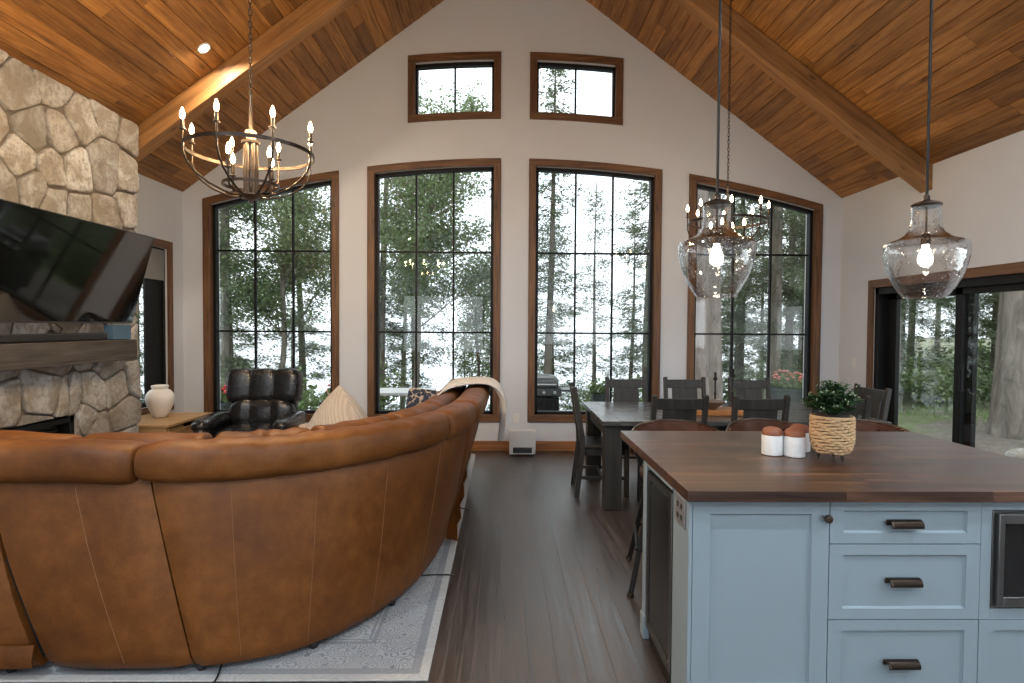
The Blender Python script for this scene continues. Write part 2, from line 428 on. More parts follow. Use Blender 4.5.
def window(n, a, b, bf, tf, label_cols, rows, oa, ob):
    """wood trim round an arch-topped opening, black frame, muntins, pane"""
    root = struct('window_%d' % n, (XC + (a + b) / 2, YF, 0))
    N = 12; W = lambda u: XC + u
    def strip(u0, u1, z0f, z1f, y0, y1, mb, n=N):
        for i in range(n):
            p, q = u0 + (u1 - u0) * i / n, u0 + (u1 - u0) * (i + 1) / n
            mb.hull8([(W(p), y0, z0f(p)), (W(q), y0, z0f(q)), (W(q), y0, z1f(q)), (W(p), y0, z1f(p))],
                     [(W(p), y1, z0f(p)), (W(q), y1, z0f(q)), (W(q), y1, z1f(q)), (W(p), y1, z1f(p))], .5)
    y0, y1 = YF - .022, YF - .001
    for s, (p, q) in (('l', (oa, a)), ('r', (b, ob))):
        mb = MB(); strip(p, q, lambda u: bf(u), lambda u: tf(u), y0, y1, mb, 1)
        mb.build('side_trim', M['trim_z'], root, .002, True)
    for zf, zg, nm in ((lambda u: bf(u) - TW, lambda u: bf(u), 'bottom_trim'), (lambda u: tf(u), lambda u: tf(u) + TW, 'head_trim')):
        mb = MB(); strip(oa, ob, zf, zg, y0, y1, mb); mb.build(nm, M['trim_x'], root, 0, True, smooth=20)
    # wooden liner of the reveal
    mb = MB(); e = .012
    strip(a - e, a + .001, lambda u: bf(u), lambda u: tf(u), YF - .002, YF + .09, mb, 1)
    strip(b - .001, b + e, lambda u: bf(u), lambda u: tf(u), YF - .002, YF + .09, mb, 1)
    strip(a, b, lambda u: bf(u) - e, lambda u: bf(u) + .001, YF - .002, YF + .09, mb)
    mb.build('reveal_liner', M['trim_z'], root, 0, True)
    # black frame
    fw = .036 if n < 5 else .026; mb = MB(); f0, f1 = YF + .05, YF + .13
    top = .040 if n < 5 else .040
    strip(a, a + fw, lambda u: bf(u), lambda u: tf(u), f0, f1, mb, 1); strip(b - fw, b, lambda u: bf(u), lambda u: tf(u), f0, f1, mb, 1)
    strip(a, b, lambda u: bf(u), lambda u: bf(u) + fw, f0, f1, mb); strip(a, b, lambda u: tf(u) - top, lambda u: tf(u), f0, f1, mb)
    mb.build('frame', M['black'], root, 0, True)
    g0, g1 = a + fw, b - fw; mw = .011
    for i in range(1, label_cols):
        u = g0 + (g1 - g0) * i / label_cols; mb = MB()
        strip(u - mw, u + mw, lambda u: bf(u) + fw, lambda u: tf(u) - top + .002, YF + .075, YF + .112, mb, 1); mb.build('muntin', M['black'], root, 0, True)
    for z in rows:
        mb = MB(); strip(g0, g1, lambda u: z - mw, lambda u: z + mw, YF + .078, YF + .109, mb, 1); mb.build('muntin', M['black'], root, 0, True)
    mb = MB(); strip(g0 - .01, g1 + .01, lambda u: bf(u) + .03, lambda u: tf(u) - .05, YF + .090, YF + .096, mb); mb.build('pane', M['glass'], root, 0, True, smooth=0)
    return root
for i, (a, b, bf, tf, oa, ob) in enumerate(holes):
    window(i + 1, a, b, bf, tf, 3 if i < 4 else 2, (2.412, 1.437) if i < 4 else (), oa, ob)

# left wall with one tall window just past the chimney; right wall with the sliding door
def side_wall(name, x, sgn, opens):
    ys = sorted(set([YB - .2, YF + .2] + [o[0] for o in opens] + [o[1] for o in opens]))
    def sol(u0, u1):
        m = (u0 + u1) / 2; lo = -.1; segs = []
        for o in opens:
            if o[0] < m < o[1]: segs.append(((lo, lo), (o[2], o[2]))); lo = o[3]
        segs.append(((lo, lo), (EAVE + .12, EAVE + .12))); return [s for s in segs if s[1][0] - s[0][0] > 1e-4]
    return wall_plane(name, ys, sol, lambda u, z, d: (x + sgn * d, u, z))
LW = (5.80, 6.74, .62, 2.37)
side_wall('wall_left', XL, -1, [LW])
DR = (3.98, 6.415, .02, 1.965)
RW = (.2, 2.6, 1.05, 2.1)                       # unseen kitchen window on the right wall, opening for the side fill lamp
side_wall('wall_right', XR, 1, [DR, RW])
# rear wall with two windows added behind the camera for fill light
rh = [(-3.2, -.6, .1, 2.5), (.9, 3.4, .9, 2.4)]
def rsol(u0, u1):
    m = (u0 + u1) / 2 + 0; lo = -.1; segs = []
    for h in rh:
        if h[0] < m + XC < h[1]: segs.append(((lo, lo), (h[2], h[2]))); lo = h[3]
    segs.append(((lo, lo), (RIDGE - PITCH * abs(u0) + .15, RIDGE - PITCH * abs(u1) + .15))); return segs
ub = sorted(set([XL - XC - .2, 0., XR - XC + .2] + [v - XC for h in rh for v in h[:2]]))
wall_plane('wall_rear', ub, rsol, lambda u, z, d: (XC + u, YB - d, z))

def side_window(n, x, sgn, o, trim=.09, mull=(), blind=True):
    y0, y1, z0, z1 = o; root = struct('window_%d' % n, (x, (y0 + y1) / 2, 0)); i = -sgn   # i points into the room
    X = lambda d: x + i * d
    def bx(lo, hi): 
        a = (min(lo[0], hi[0]), lo[1], lo[2]); b = (max(lo[0], hi[0]), hi[1], hi[2]); return MB().box(a, b, tone=.5)
    for ya, yb in ((y0 - trim, y0), (y1, y1 + trim)): bx((X(.001), ya, z0 - trim), (X(.022), yb, z1 + trim)).build('side_trim', M['trim_z'], root, .002, True)
    for za, zb in ((z0 - trim, z0), (z1, z1 + trim)): bx((X(.001), y0, za), (X(.022), y1, zb)).build('flat_trim', M['trim_y'], root, .002, True)
    f = MB(); fw = .05
    for ya, yb, za, zb in ((y0, y0 + fw, z0, z1), (y1 - fw, y1, z0, z1), (y0, y1, z0, z0 + fw), (y0, y1, z1 - fw, z1)):
        a, b = sorted((X(-.02), X(-.12))); f.box((a, ya, za), (b, yb, zb))
    f.build('frame', M['black'], root, 0, True)
    for y in mull:
        a, b = sorted((X(-.03), X(-.10))); MB().box((a, y - .03, z0 + fw), (b, y + .03, z1 - fw)).build('mullion', M['black'], root, 0, True)
    a, b = sorted((X(-.07), X(-.076))); MB().box((a, y0 + .03, z0 + .03), (b, y1 - .03, z1 - .03)).build('pane', M['glass'], root, 0, True)
    if blind:
        a, b = sorted((X(-.012), X(-.016))); MB().box((a, y0 + .03, 2.01), (b, y1 - .03, z1 - .02)).build('roller_shade', M['shade'], root, 0, True)
    return root
side_window(7, XL, -1, LW)
MB().box((XL - .05, 6.38, .67), (XL - .03, 6.69, 2.32)).build('casement', M['black']).parent = bpy.data.objects['window_7']
for _v in bpy.data.objects['casement'].data.vertices: _v.co -= bpy.data.objects['window_7'].location
side_window(8, XR, 1, RW, mull=(1.4,), blind=False)

# sliding patio door
def slider():
    y0, y1, z0, z1 = DR; root = struct('door_1', (XR, 5.2, 0)); tr = .088
    for ya, yb in ((y0 - tr, y0), (y1, y1 + tr)): MB().box((XR - .024, ya, 0), (XR - .001, yb, z1 + tr), tone=.5).build('side_trim', M['trim_z'], root, .002, True)
    MB().box((XR - .024, y0, z1), (XR - .001, y1, z1 + tr), tone=.5).build('head_trim', M['trim_y'], root, .002, True)
    f = MB(); fw = .06
    for ya, yb, za, zb in ((y0, y0 + fw, z0, z1), (y1 - fw, y1, z0, z1), (y0, y1, z1 - .075, z1), (y0, y1, .0, .03)): f.box((XR + .005, ya, za), (XR + .17, yb, zb))
    f.box((XR + .005, y0, 0), (XR + .17, y1, .02)); f.build('frame', M['black'], root, .003, True)
    def panel(ya, yb, xa, st):
        p = MB(); xb = xa + .045
        for a, b, c, d in ((ya, ya + st, .05, z1 - .07), (yb - st, yb, .05, z1 - .07), (ya, yb, .03, .13), (ya, yb, z1 - .135, z1 - .065)): p.box((xa, a, c), (xb, b, d))
        pp = p.build('sliding_panel', M['black'], root, .003, True)
        MB().box((xa + .02, ya + st - .01, .12), (xa + .026, yb - st + .01, z1 - .13)).build('pane', M['glass'], pp, 0, False) if False else None
        g = MB().box((xa + .02, ya + st - .01, .12), (xa + .026, yb - st + .01, z1 - .13)); g = g.build('pane', M['glass'], root, 0, True)
        return pp
    panel(5.17, 6.36, XR + .10, .16); panel(4.02, 5.31, XR + .04, .085)
    h = MB(); h.box((XR + .0, 5.17, .95), (XR + .02, 5.19, 1.2)); h.tube([(XR + .035, 5.18, .97), (XR - .01, 5.18, .97), (XR - .01, 5.18, 1.18), (XR + .035, 5.18, 1.18)], .008)
    h.build('handle', M['black'], root, 0, True)
slider()

# simple frames of the added rear windows, unseen, put in for fill light
for k, h in enumerate(rh):
    root = struct('window_%d' % (9 + k), ((h[0] + h[1]) / 2, YB, 0)); f = MB(); a, b, z0, z1 = h
    for xa, xb, za, zb in ((a, a + .05, z0, z1), (b - .05, b, z0, z1), (a, b, z0, z0 + .05), (a, b, z1 - .05, z1), ((a + b) / 2 - .03, (a + b) / 2 + .03, z0, z1)):
        f.box((xa, YB - .12, za), (xb, YB - .04, zb))
    f.build('frame', M['black'], root, 0, True)
    MB().box((a, YB - .09, z0), (b, YB - .084, z1)).build('pane', M['glass'], root, 0, True)

# baseboards
def baseboard(name, lo, hi, mat): kind(MB().box(lo, hi, tone=.5).build(name, mat, bevel=.003))
baseboard('baseboard_far', (XL + .02, YF - .018, .001), (XR - .02, YF - .001, .125), M['base_x'])
baseboard('baseboard_left', (XL + .001, 5.62, .001), (XL + .018, YF - .02, .125), M['base_y'])
baseboard('baseboard_right', (XR - .018, DR[1] + .09, .001), (XR - .001, YF - .02, .125), M['base_y'])
baseboard('baseboard_right', (XR - .018, YB, .001), (XR - .001, DR[0] - .09, .125), M['base_y'])

# ceiling: tongue-and-groove boards running the length of the room on each slope
def ceiling(name, sgn):
    L = (XC - XL) / math.cos(TH) + .12; w = .137; n = int(L / w) + 1; mb = MB(); rr = random.Random(3 if sgn > 0 else 5)
    c = .006
    for i in range(n):
        y = YB - rr.random() * 2
        while y < YF + .05:
            y2 = y + rr.uniform(1.8, 4.2); a, b = max(y, YB), min(y2, YF + .02) - .002
            if b > a:
                t0 = i * w; t1 = t0 + w; tone = rr.random()
                P = lambda t, z: (t, z)
                prof = [(t0, .01 - .0), (t0 + c, 0), (t1 - c, 0), (t1, .01), (t1, .03), (t0, .03)]
                vs = [(p, a, z) for p, z in prof] + [(p, b, z) for p, z in prof]; k = 6
                fs = [tuple(range(k)), tuple(reversed(range(k, 2 * k)))] + [(j, (j + 1) % k, (j + 1) % k + k, j + k) for j in range(k)]
                mb.add(vs, fs, tone)
            y = y2
    mb.box((0, YB - .2, .03), (L + .1, YF + .2, .12), tone=.1)
    o = mb.build(name, M['ceiling_wood'], smooth=0)
    o.location = (XL if sgn > 0 else XR, 0, EAVE)
    o.rotation_euler = (0, -TH, 0) if sgn > 0 else (0, PI + TH, 0)
    if sgn < 0: o.scale = (1, 1, -1)
    return kind(o)
ceiling('ceiling_left', 1); ceiling('ceiling_right', -1)
def beam(name, sgn, y0, y1, drop, t0=0.0):
    L = (XC - XL) / math.cos(TH) + .02; dz = drop * math.cos(TH)
    t1 = dz * math.tan(TH)
    mb = MB(); vs = []
    prof = [(0, -.003), (-0 + t1 * 1. if False else -dz * math.tan(TH) * -1 * 0, -.003)]
    # side outline in slope coordinates: vertical cut at the wall, plumb cut at the ridge
    pr = [(t0, -.004), (t0 - 0 + (-dz) * 0, -.004)]
    a = [(.0 + t0, -.004), (L, -.004), (L - 0, -dz), (t0 - dz * math.tan(TH) * -1 if False else t0 + 0.0, -dz)]
    a[3] = (t0 - dz * math.tan(TH) * (-1) * -1, -dz)     # plumb: moving down by dz also moves back along the slope
    a[2] = (L - dz * math.tan(TH), -dz)
    vs = [(p, y0, z) for p, z in a] + [(p, y1, z) for p, z in a]
    mb.add(vs, [(0, 1, 2, 3), (7, 6, 5, 4), (0, 4, 5, 1), (1, 5, 6, 2), (2, 6, 7, 3), (3, 7, 4, 0)], .5)
    o = mb.build(name, M['beam_wood'], bevel=.006, smooth=0)
    o.location = (XL if sgn > 0 else XR, 0, EAVE)
    o.rotation_euler = (0, -TH, 0) if sgn > 0 else (0, PI + TH, 0)
    if sgn < 0: o.scale = (1, 1, -1)
    return kind(o)
beam('beam_left', 1, 5.58, 5.742, .24); beam('beam_right', -1, 5.58, 5.742, .24)
beam('beam_left', 1, 1.2, 1.362, .24); beam('beam_right', -1, 1.2, 1.362, .24)

# ------------------------------------------------------------------ stone chimney breast
CX = -3.44; CY0, CY1 = 2.7, 5.56; CZ = ceil_z(CX)
INS = (3.35, 4.66, .0, .79)      # fireplace opening on the face: y0, y1, z0, z1
def clip(poly, nx, ny, c):       # keep nx*x+ny*y <= c
    out = []
    for i, p in enumerate(poly):
        q = poly[(i + 1) % len(poly)]; dp = nx * p[0] + ny * p[1] - c; dq = nx * q[0] + ny * q[1] - c
        if dp <= 0: out.append(p)
        if dp * dq < 0: t = dp / (dp - dq); out.append((p[0] + (q[0] - p[0]) * t, p[1] + (q[1] - p[1]) * t))
    return out
def stones(y0, y1, z0, z1, hole, place, seed=11, smin=.10, smax=.46):
    rr = random.Random(seed); pts = []
    for _ in range(6000):
        p = (rr.uniform(y0, y1), rr.uniform(z0, z1)); r = smin + (smax - smin) * (.5 + .5 * noise.noise(Vector((p[0] * 2.1, p[1] * 2.1, 4))) )
        if all((p[0] - q[0]) ** 2 + ((p[1] - q[1]) * 1.25) ** 2 > ((r + q[2]) / 2) ** 2 for q in pts): pts.append((*p, r))
    mb = MB()
    for p in pts:
        poly = [(y0, z0), (y1, z0), (y1, z1), (y0, z1)]
        for q in pts:
            if q is p or (p[0] - q[0]) ** 2 + (p[1] - q[1]) ** 2 > 1.2: continue
            nx, ny = q[0] - p[0], q[1] - p[1]; c = (q[0] ** 2 + q[1] ** 2 - p[0] ** 2 - p[1] ** 2) / 2
            poly = clip(poly, nx, ny, c)
            if len(poly) < 3: break
        if len(poly) < 3: continue
        pieces = [poly]
        if hole:
            a, b, c, d = hole
            if p[0] < a: pieces = [clip(poly, 1, 0, a), clip(clip(poly, -1, 0, -a), 0, -1, -d)]
            elif p[0] > b: pieces = [clip(poly, -1, 0, -b), clip(clip(poly, 1, 0, b), 0, -1, -d)]
            else: pieces = [clip(poly, 0, -1, -d), clip(clip(poly, -1, 0, -b), 0, 1, d), clip(clip(poly, 1, 0, a), 0, 1, d)]
        for poly in pieces:
            if len(poly) < 3 or (max(q[1] for q in poly) - min(q[1] for q in poly)) < .045 or (max(q[0] for q in poly) - min(q[0] for q in poly)) < .045: continue
            cx = sum(q[0] for q in poly) / len(poly); cy = sum(q[1] for q in poly) / len(poly)
            # shrink by the joint, then soften the corners
            sh = []
            for q in poly:
                dx, dy = q[0] - cx, q[1] - cy; l = math.hypot(dx, dy) or 1; k = max(0, (l - .0125)) / l; sh.append((cx + dx * k, cy + dy * k))
            poly = []
            for i in range(len(sh)):
                q, r2 = sh[i], sh[(i + 1) % len(sh)]
                for t in (.09, .36, .64, .91): poly.append((q[0] + (r2[0] - q[0]) * t, q[1] + (r2[1] - q[1]) * t))
            wob = rr.uniform(0, 50); n = len(poly)
            poly = [(a + .009 * noise.noise(Vector((a * 14, b * 14, wob))), b + .009 * noise.noise(Vector((a * 14, b * 14, wob + 9)))) for a, b in poly]
            dep = rr.uniform(.022, .042); tx, ty = rr.uniform(-.07, .07), rr.uniform(-.07, .07)
            rings = [(1., 0.), (.992, .62), (.962, .92), (.88, 1.), (.5, 1.03)]
            vs = []
            for k, h in rings:
                for a, b in poly:
                    u, v = cx + (a - cx) * k, cy + (b - cy) * k
                    hh = dep * h + ((u - cx) * tx + (v - cy) * ty) * min(1, h) + (.010 * noise.noise(Vector((u * 9, v * 9, wob))) + .006 * noise.noise(Vector((u * 26, v * 26, wob))) if h > .5 else 0)
                    vs.append(place(u, v, max(hh, .011 if h > .5 else -.002)))
            vs.append(place(cx, cy, dep * 1.06 + .01 * noise.noise(Vector((cx * 9, cy * 9, wob)))))
            fs = []
            for i in range(len(rings) - 1):
                for j in range(n): fs.append((i * n + j, i * n + (j + 1) % n, (i + 1) * n + (j + 1) % n, (i + 1) * n + j))
            L = (len(rings) - 1) * n
            for j in range(n): fs.append((L + j, L + (j + 1) % n, len(vs) - 1))
            mb.add(vs, fs, rr.random())
    return mb
chim = struct('wall_chimney', (CX, 4.1, 0))
b = MB(); b.box((XL + .002, CY0, .0), (CX - .0, INS[0], CZ + .05)); b.box((XL + .002, INS[1], 0), (CX, CY1 - .03, CZ + .05)); b.box((XL + .002, INS[0], INS[3]), (CX, INS[1], CZ + .05)); b.box((XL + .002, INS[0], 0), (CX - .3, INS[1], INS[3]))
b.build('mortar_bed', M['mortar'], chim, 0, True, smooth=0)
st = stones(CY0, CY1, .0, CZ - .0, INS, lambda u, v, h: (CX - .004 + h, u, v)); st.build('fieldstone_face', M['stone'], chim, 0, True, smooth=60)
st = stones(XL, CX, .0, CZ, None, lambda u, v, h: (u, CY1 - .034 + h * .8, v), 21, .16, .25); st.build('fieldstone_return', M['stone'], chim, 0, True, smooth=60)
for c in chim.children: c['kind'] = 'structure'

# fireplace insert
fp = thing('fireplace_insert', 'black framed glass fireplace insert set into the fieldstone chimney', 'fireplace', (CX, 4.04, .0))
f = MB(); y0, y1, z0, z1 = INS; t = .045
for a in ((y0, y0 + t, z0, z1), (y1 - t, y1, z0, z1), (y0, y1, z1 - t, z1), (y0, y1, z0 + .002, z0 + t)): f.box((CX - .05, a[0], a[2]), (CX + .055, a[1], a[3]))
f.build('frame', M['black'], fp, .004, True)
f = MB()
for a in ((y0 + .12, y0 + .155, z0 + .1, z1 - .10), (y1 - .155, y1 - .12, z0 + .1, z1 - .10), (y0 + .12, y1 - .12, z1 - .12, z1 - .085), (y0 + .12, y1 - .12, z0 + .1, z0 + .13)): f.box((CX - .03, a[0], a[2]), (CX + .02, a[1], a[3]))
f.build('door_frame', M['iron'], fp, .003, True)
MB().box((CX - .02, y0 + .04, z0 + .04), (CX - .015, y1 - .04, z1 - .04)).build('pane', M['glass'], fp, 0, True)
f = MB(); f.box((CX - .29, y0 + .002, .03), (CX - .28, y1 - .002, z1 - .02)); f.box((CX - .28, y0 + .002, .03), (CX - .06, y1 - .002, .05)); f.build('firebox', M['steel'], fp, 0, True)

# mantel
mt = MB(); n = 26
ring = []
for i in range(n + 1):
    y = 3.05 + (5.18 - 3.05) * i / n; w = lambda k: .007 * noise.noise(Vector((y * 6, k * 3.7, 1)))
    ring.append([(CX + .052, y, 1.213 + w(1)), (-3.21 + w(2), y, 1.209 + w(3)), (-3.205 + w(4), y, 1.30), (-3.21 + w(5), y, 1.382), (CX + .052, y, 1.385)])
vs = [p for r_ in ring for p in r_]; fs = [(0, 1, 2, 3, 4), tuple(n * 5 + k for k in (4, 3, 2, 1, 0))]
for i in range(n):
    for k in range(5): fs.append((i * 5 + k, i * 5 + (k + 1) % 5, (i + 1) * 5 + (k + 1) % 5, (i + 1) * 5 + k))
mt.add(vs, fs, .5); o = mt.build('mantel_shelf', M['mantel'], bevel=.004)
tag(o, 'rough-sawn dark timber mantel across the stone chimney under the television', 'mantel shelf')
sb = thing('soundbar', 'long black soundbar lying on the mantel below the television', 'soundbar', (-3.28, 4.3, 1.388))
MB().box((-3.335, 3.7, 1.389), (-3.245, 4.86, 1.446)).build('body', M['plastic'], sb, .012, True, seg=3)
MB().box((-3.2449, 3.76, 1.396), (-3.2435, 4.80, 1.436)).build('speaker_cloth', M['cord'], sb, 0, True)
o = MB().box((-3.33, 4.93, 1.386), (-3.25, 5.165, 1.508)).build('display_box', M['bluebox'], bevel=.003)
tag(o, 'small slate blue box standing at the end of the mantel', 'box')

# television on a tilting arm
tv = thing('television', 'large black flat television tilted down in front of the stone chimney', 'television', (-3.25, 4.35, 1.52))
b0 = Vector((-3.262, 0, 1.522)); t0 = Vector((-3.055, 0, 2.275)); up_ = (t0 - b0).normalized(); nr = Vector((up_.z, 0, -up_.x)); H_ = (t0 - b0).length
def tvbox(u0, u1, y0, y1, d0, d1):
    P = lambda u, y, d: tuple(b0 + up_ * u + nr * d + Vector((0, y, 0)))
    return MB().hull8([P(u0, y0, d0), P(u0, y1, d0), P(u1, y1, d0), P(u1, y0, d0)], [P(u0, y0, d1), P(u0, y1, d1), P(u1, y1, d1), P(u1, y0, d1)])
tvbox(0, H_, 3.52, 5.2, -.028, 0).build('case', M['plastic'], tv, .004, True)
tvbox(.014, H_ - .008, 3.528, 5.192, .0005, .002).build('screen', plain('television_screen', (.004, .005, .005), .05, var=0, IOR=1.9), tv, 0, True)
tvbox(0, .012, 3.53, 5.19, .0005, .004).build('silver_edge', M['steel'], tv, 0, True)
a = MB(); a.box((CX + .06, 4.2, 1.75), (CX + .085, 4.5, 2.1)); a.bar((CX + .07, 4.35, 1.92), (-3.2, 4.35, 1.90), .05, .08, (0, 1, 0)); a.build('wall_arm', M['iron'], tv, 0, True)
w = MB(); w.tube([(-3.33, 4.40, 1.60), (-3.36, 4.42, 1.53), (-3.35, 4.50, 1.48), (-3.36, 4.47, 1.42), (-3.33, 4.46, 1.40)], .005)
tag(w.build('cable', M['cord']), 'thin black cable hanging between the television and the soundbar', 'cable')

# ------------------------------------------------------------------ rug
RX0, RX1, RY0, RY1 = -3.12, -.312, 2.462, 6.88
hx, hy = (RX1 - RX0) / 2, (RY1 - RY0) / 2
rug = MB().box((-hx, -hy, 0), (hx, hy, .009)).build('rug', rugmat(hx, hy), bevel=.003)
rug.location = ((RX0 + RX1) / 2, (RY0 + RY1) / 2, .001)
tag(rug, 'faded pale grey oriental rug spread under the tan leather sectional', 'rug')
RZ = .011

# ------------------------------------------------------------------ curved leather sectional
Tk = [(-2.95, 2.54), (-2.2, 2.54), (-1.5, 2.535), (-1.17, 2.60), (-.94, 2.705), (-.73, 2.87), (-.54, 3.10), (-.40, 3.35), (-.275, 3.72), (-.20, 4.2), (-.175, 4.8), (-.17, 5.4), (-.17, 5.95)]
Bk = [(-2.95, 2.475), (-2.2, 2.475), (-1.45, 2.475), (-1.12, 2.525), (-.89, 2.645), (-.715, 2.82), (-.575, 3.05), (-.47, 3.35), (-.405, 3.78), (-.392, 4.2), (-.392, 4.8), (-.392, 5.4), (-.392, 5.95)]
def spl(K, s):
    s = max(0, min(len(K) - 1 - 1e-6, s)); i = int(s); t = s - i
    p = [Vector((*K[max(0, min(len(K) - 1, i + k))], 0)) for k in (-1, 0, 1, 2)]
    return .5 * ((2 * p[1]) + (-p[0] + p[2]) * t + (2 * p[0] - 5 * p[1] + 4 * p[2] - p[3]) * t * t + (-p[0] + 3 * p[1] - 3 * p[2] + p[3]) * t ** 3)
def nrm_(s):
    d = spl(Tk, s + .05) - spl(Tk, s - .05); d.normalize(); return Vector((d.y, -d.x, 0))     # outward = away from the seats
def inward(s):      # fan direction towards the seats, eased so the corner does not fold over
    return -nrm_(s)
def back_pt(s, u, off):
    p = spl(Bk, s).lerp(spl(Tk, s), u) + nrm_(s) * off
    return (p.x, p.y, RZ + .035 + u * .80)
sofa = thing('sectional_sofa', 'large curved tan leather reclining sectional seen from behind on the rug', 'sofa', (-1.6, 3.6, RZ))
LE = M['leather']
def back_panel(b0, b1, t0, t1, stitches, gapz=None):
    """one leather panel of the outside back; edges lean from (b0..b1) at the floor to (t0..t1) under the roll"""
    na, nu = max(6, int((b1 - b0) * 8)), 22; mb = MB(); vs = []; fs = []
    def pt(a, u, inner=0):
        s = (b0 + (b1 - b0) * a) * (1 - u) + (t0 + (t1 - t0) * a) * u
        e = min(a, 1 - a) * na / 1.3; e = min(1, e); pil = (1 - (1 - e) ** 2) * .022 - .022
        off = pil + .018 * math.sin(PI * min(1, u * 1.05)) + .006 * noise.noise(Vector((s * 2.2, u * 3, b0))) - (.02 if u < .02 else 0) - (.012 * max(0, (u - .93) / .07))
        return back_pt(s, u, off - inner)
    W_ = nu + 1
    for inner in (0, .035):
        for i in range(na + 1):
            for j in range(nu + 1): vs.append(pt(i / na, j / nu, inner))
    n1 = (na + 1) * W_
    for i in range(na):
        for j in range(nu):
            q = (i * W_ + j, (i + 1) * W_ + j, (i + 1) * W_ + j + 1, i * W_ + j + 1)
            fs.append(q); fs.append(tuple(n1 + k for k in reversed(q)))
    for i in range(na):
        for j in (0, nu): fs.append((i * W_ + j, (i + 1) * W_ + j, n1 + (i + 1) * W_ + j, n1 + i * W_ + j))
    for j in range(nu):
        for i in (0, na): fs.append((i * W_ + j, i * W_ + j + 1, n1 + i * W_ + j + 1, n1 + i * W_ + j))
    mb.add(vs, fs, .5); o = mb.build('back_panel', LE, sofa, 0, True, smooth=60)
    for sb_, st_ in stitches:
        for dx in (0,):
            pts = []
            for j in range(1, 24):
                u = j / 24; s = sb_ * (1 - u) + st_ * u; a = (s - (b0 * (1 - u) + t0 * u)) / ((b1 - b0) * (1 - u) + (t1 - t0) * u)
                p = Vector(pt(min(1, max(0, a)), u)); nn = nrm_(s); pts.append(p + nn * (.0005) + Vector((-nn.y, nn.x, 0)) * dx * 2)
            m2 = MB().tube(pts, .0014, 5); so = m2.build('stitching', M['stitch'], None, 0, False)
            so.parent = o
            for v in so.data.vertices: v.co -= sofa.location
back_panel(0., 1.28, -.2, .93, [(.55, .35)])
back_panel(1.345, 2.27, .935, 1.925, [(1.78, 1.46)])
back_panel(2.29, 8.55, 1.94, 8.62, [(2.97, 2.88), (4.02, 4.33), (5.42, 5.72), (6.9, 7.32)])
back_panel(8.62, 10.2, 8.66, 10.2, []); back_panel(10.23, 11.95, 10.23, 11.95, [])
# inner dark carcass seen through the gap between the panels
def sweep(name, prof, s0, s1, parent, mat, round_=.12, zoff=0, kind_T=True, smooth=60, lump=.0, end=.35, base=False, seed=0):
    """closed profile of (outward offset, z) swept along the crest line from s0 to s1"""
    n = max(8, int((s1 - s0) * 9)); m = len(prof); cx = sum(p[0] for p in prof) / m; cz = sum(p[1] for p in prof) / m
    vs = []; fs = []
    ss = [0, .012, .035, .07] + [.07 + (.86) * i / n for i in range(1, n)] + [.93, .965, .988, 1]
    for k, a in enumerate(ss):
        s = s0 + (s1 - s0) * a; e = min(a, 1 - a) / .07; e = min(1, e); sh = 1 - end * (1 - math.sqrt(max(0, 1 - (1 - e) ** 2)))
        P = spl(Bk if base else Tk, s); N = nrm_(s)
        for (o, z) in prof:
            oo = cx + (o - cx) * sh; zz = cz + (z - cz) * sh
            w_ = lump * noise.noise(Vector((s * 3.1 + seed, oo * 6, zz * 6)))
            q = P + N * (oo + w_); vs.append((q.x, q.y, zz + w_ + zoff))
    L = len(ss)
    for i in range(L - 1):
        for j in range(m): fs.append((i * m + j, i * m + (j + 1) % m, (i + 1) * m + (j + 1) % m, (i + 1) * m + j))
    fs.append(tuple(range(m))); fs.append(tuple((L - 1) * m + j for j in reversed(range(m))))
    return MB().add(vs, fs, .5).build(name, mat, parent, 0, True, smooth)
def rounded(cx, cz, rx, rz, e=.7, n=20, rot=0):
    out = []
    for i in range(n):
        a = 2 * PI * i / n; x = rx * math.copysign(abs(math.cos(a)) ** e, math.cos(a)); z = rz * math.copysign(abs(math.sin(a)) ** e, math.sin(a))
        out.append((cx + x * math.cos(rot) - z * math.sin(rot), cz + x * math.sin(rot) + z * math.cos(rot)))
    return out
roll = rounded(-.055, .915, .105, .092, .72, 24)
for a, b in ((-.0, .87 + .98), (1.86, 7.45), (7.47, 8.62), (8.64, 10.2), (10.22, 11.9)):
    sweep('top_roll', roll, a + .01, b, sofa, LE, lump=.012, end=.22, seed=a)
sweep('back_core', [(-.10, .50), (-.06, .82), (-.24, .80), (-.30, .50)], .05, 11.85, sofa, M['cord'], end=0)
sweep('back_core', [(-.055, .09), (-.055, .50), (-.24, .52), (-.26, .09)], .05, 11.85, sofa, M['cord'], end=0, base=True)
bc = rounded(-.30, .755, .105, .235, .6, 22, .12)
for a, b in ((.05, 1.2), (1.25, 2.3), (2.4, 4.6), (4.7, 7.0), (7.1, 8.6), (8.66, 10.2), (10.22, 11.85)):
    hi = rounded(-.285, .895, .095, .10, .75, 20); sweep('head_cushion', hi, a, b, sofa, LE, lump=.018, end=.3, seed=a * 3)
    lo = rounded(-.33, .66, .12, .17, .7, 20, .1); sweep('back_cushion', lo, a, b, sofa, LE, lump=.02, end=.25, seed=a * 3 + 1)
for a, b in ((.05, 1.25), (1.3, 2.35), (2.4, 7.0), (7.05, 8.6), (8.66, 10.2), (10.22, 11.85)):
    sweep('seat_cushion', rounded(-.64, .42, .33, .085, .45, 24), a, b, sofa, LE, lump=.012, end=.12, seed=a)
    sweep('seat_base', rounded(-.58, .19, .36, .13, .25, 20), a, b, sofa, LE, end=.04)
am = MB(); am.puff((-.80, 6.08, .33), (.86, .24, .60), (.35, .35)); am.build('armrest', LE, sofa, 0, True, 60)
am = MB(); am.puff((-3.05, 3.0, .33), (.24, 1.0, .60), (.35, .35)); am.build('armrest', LE, sofa, 0, True, 60)
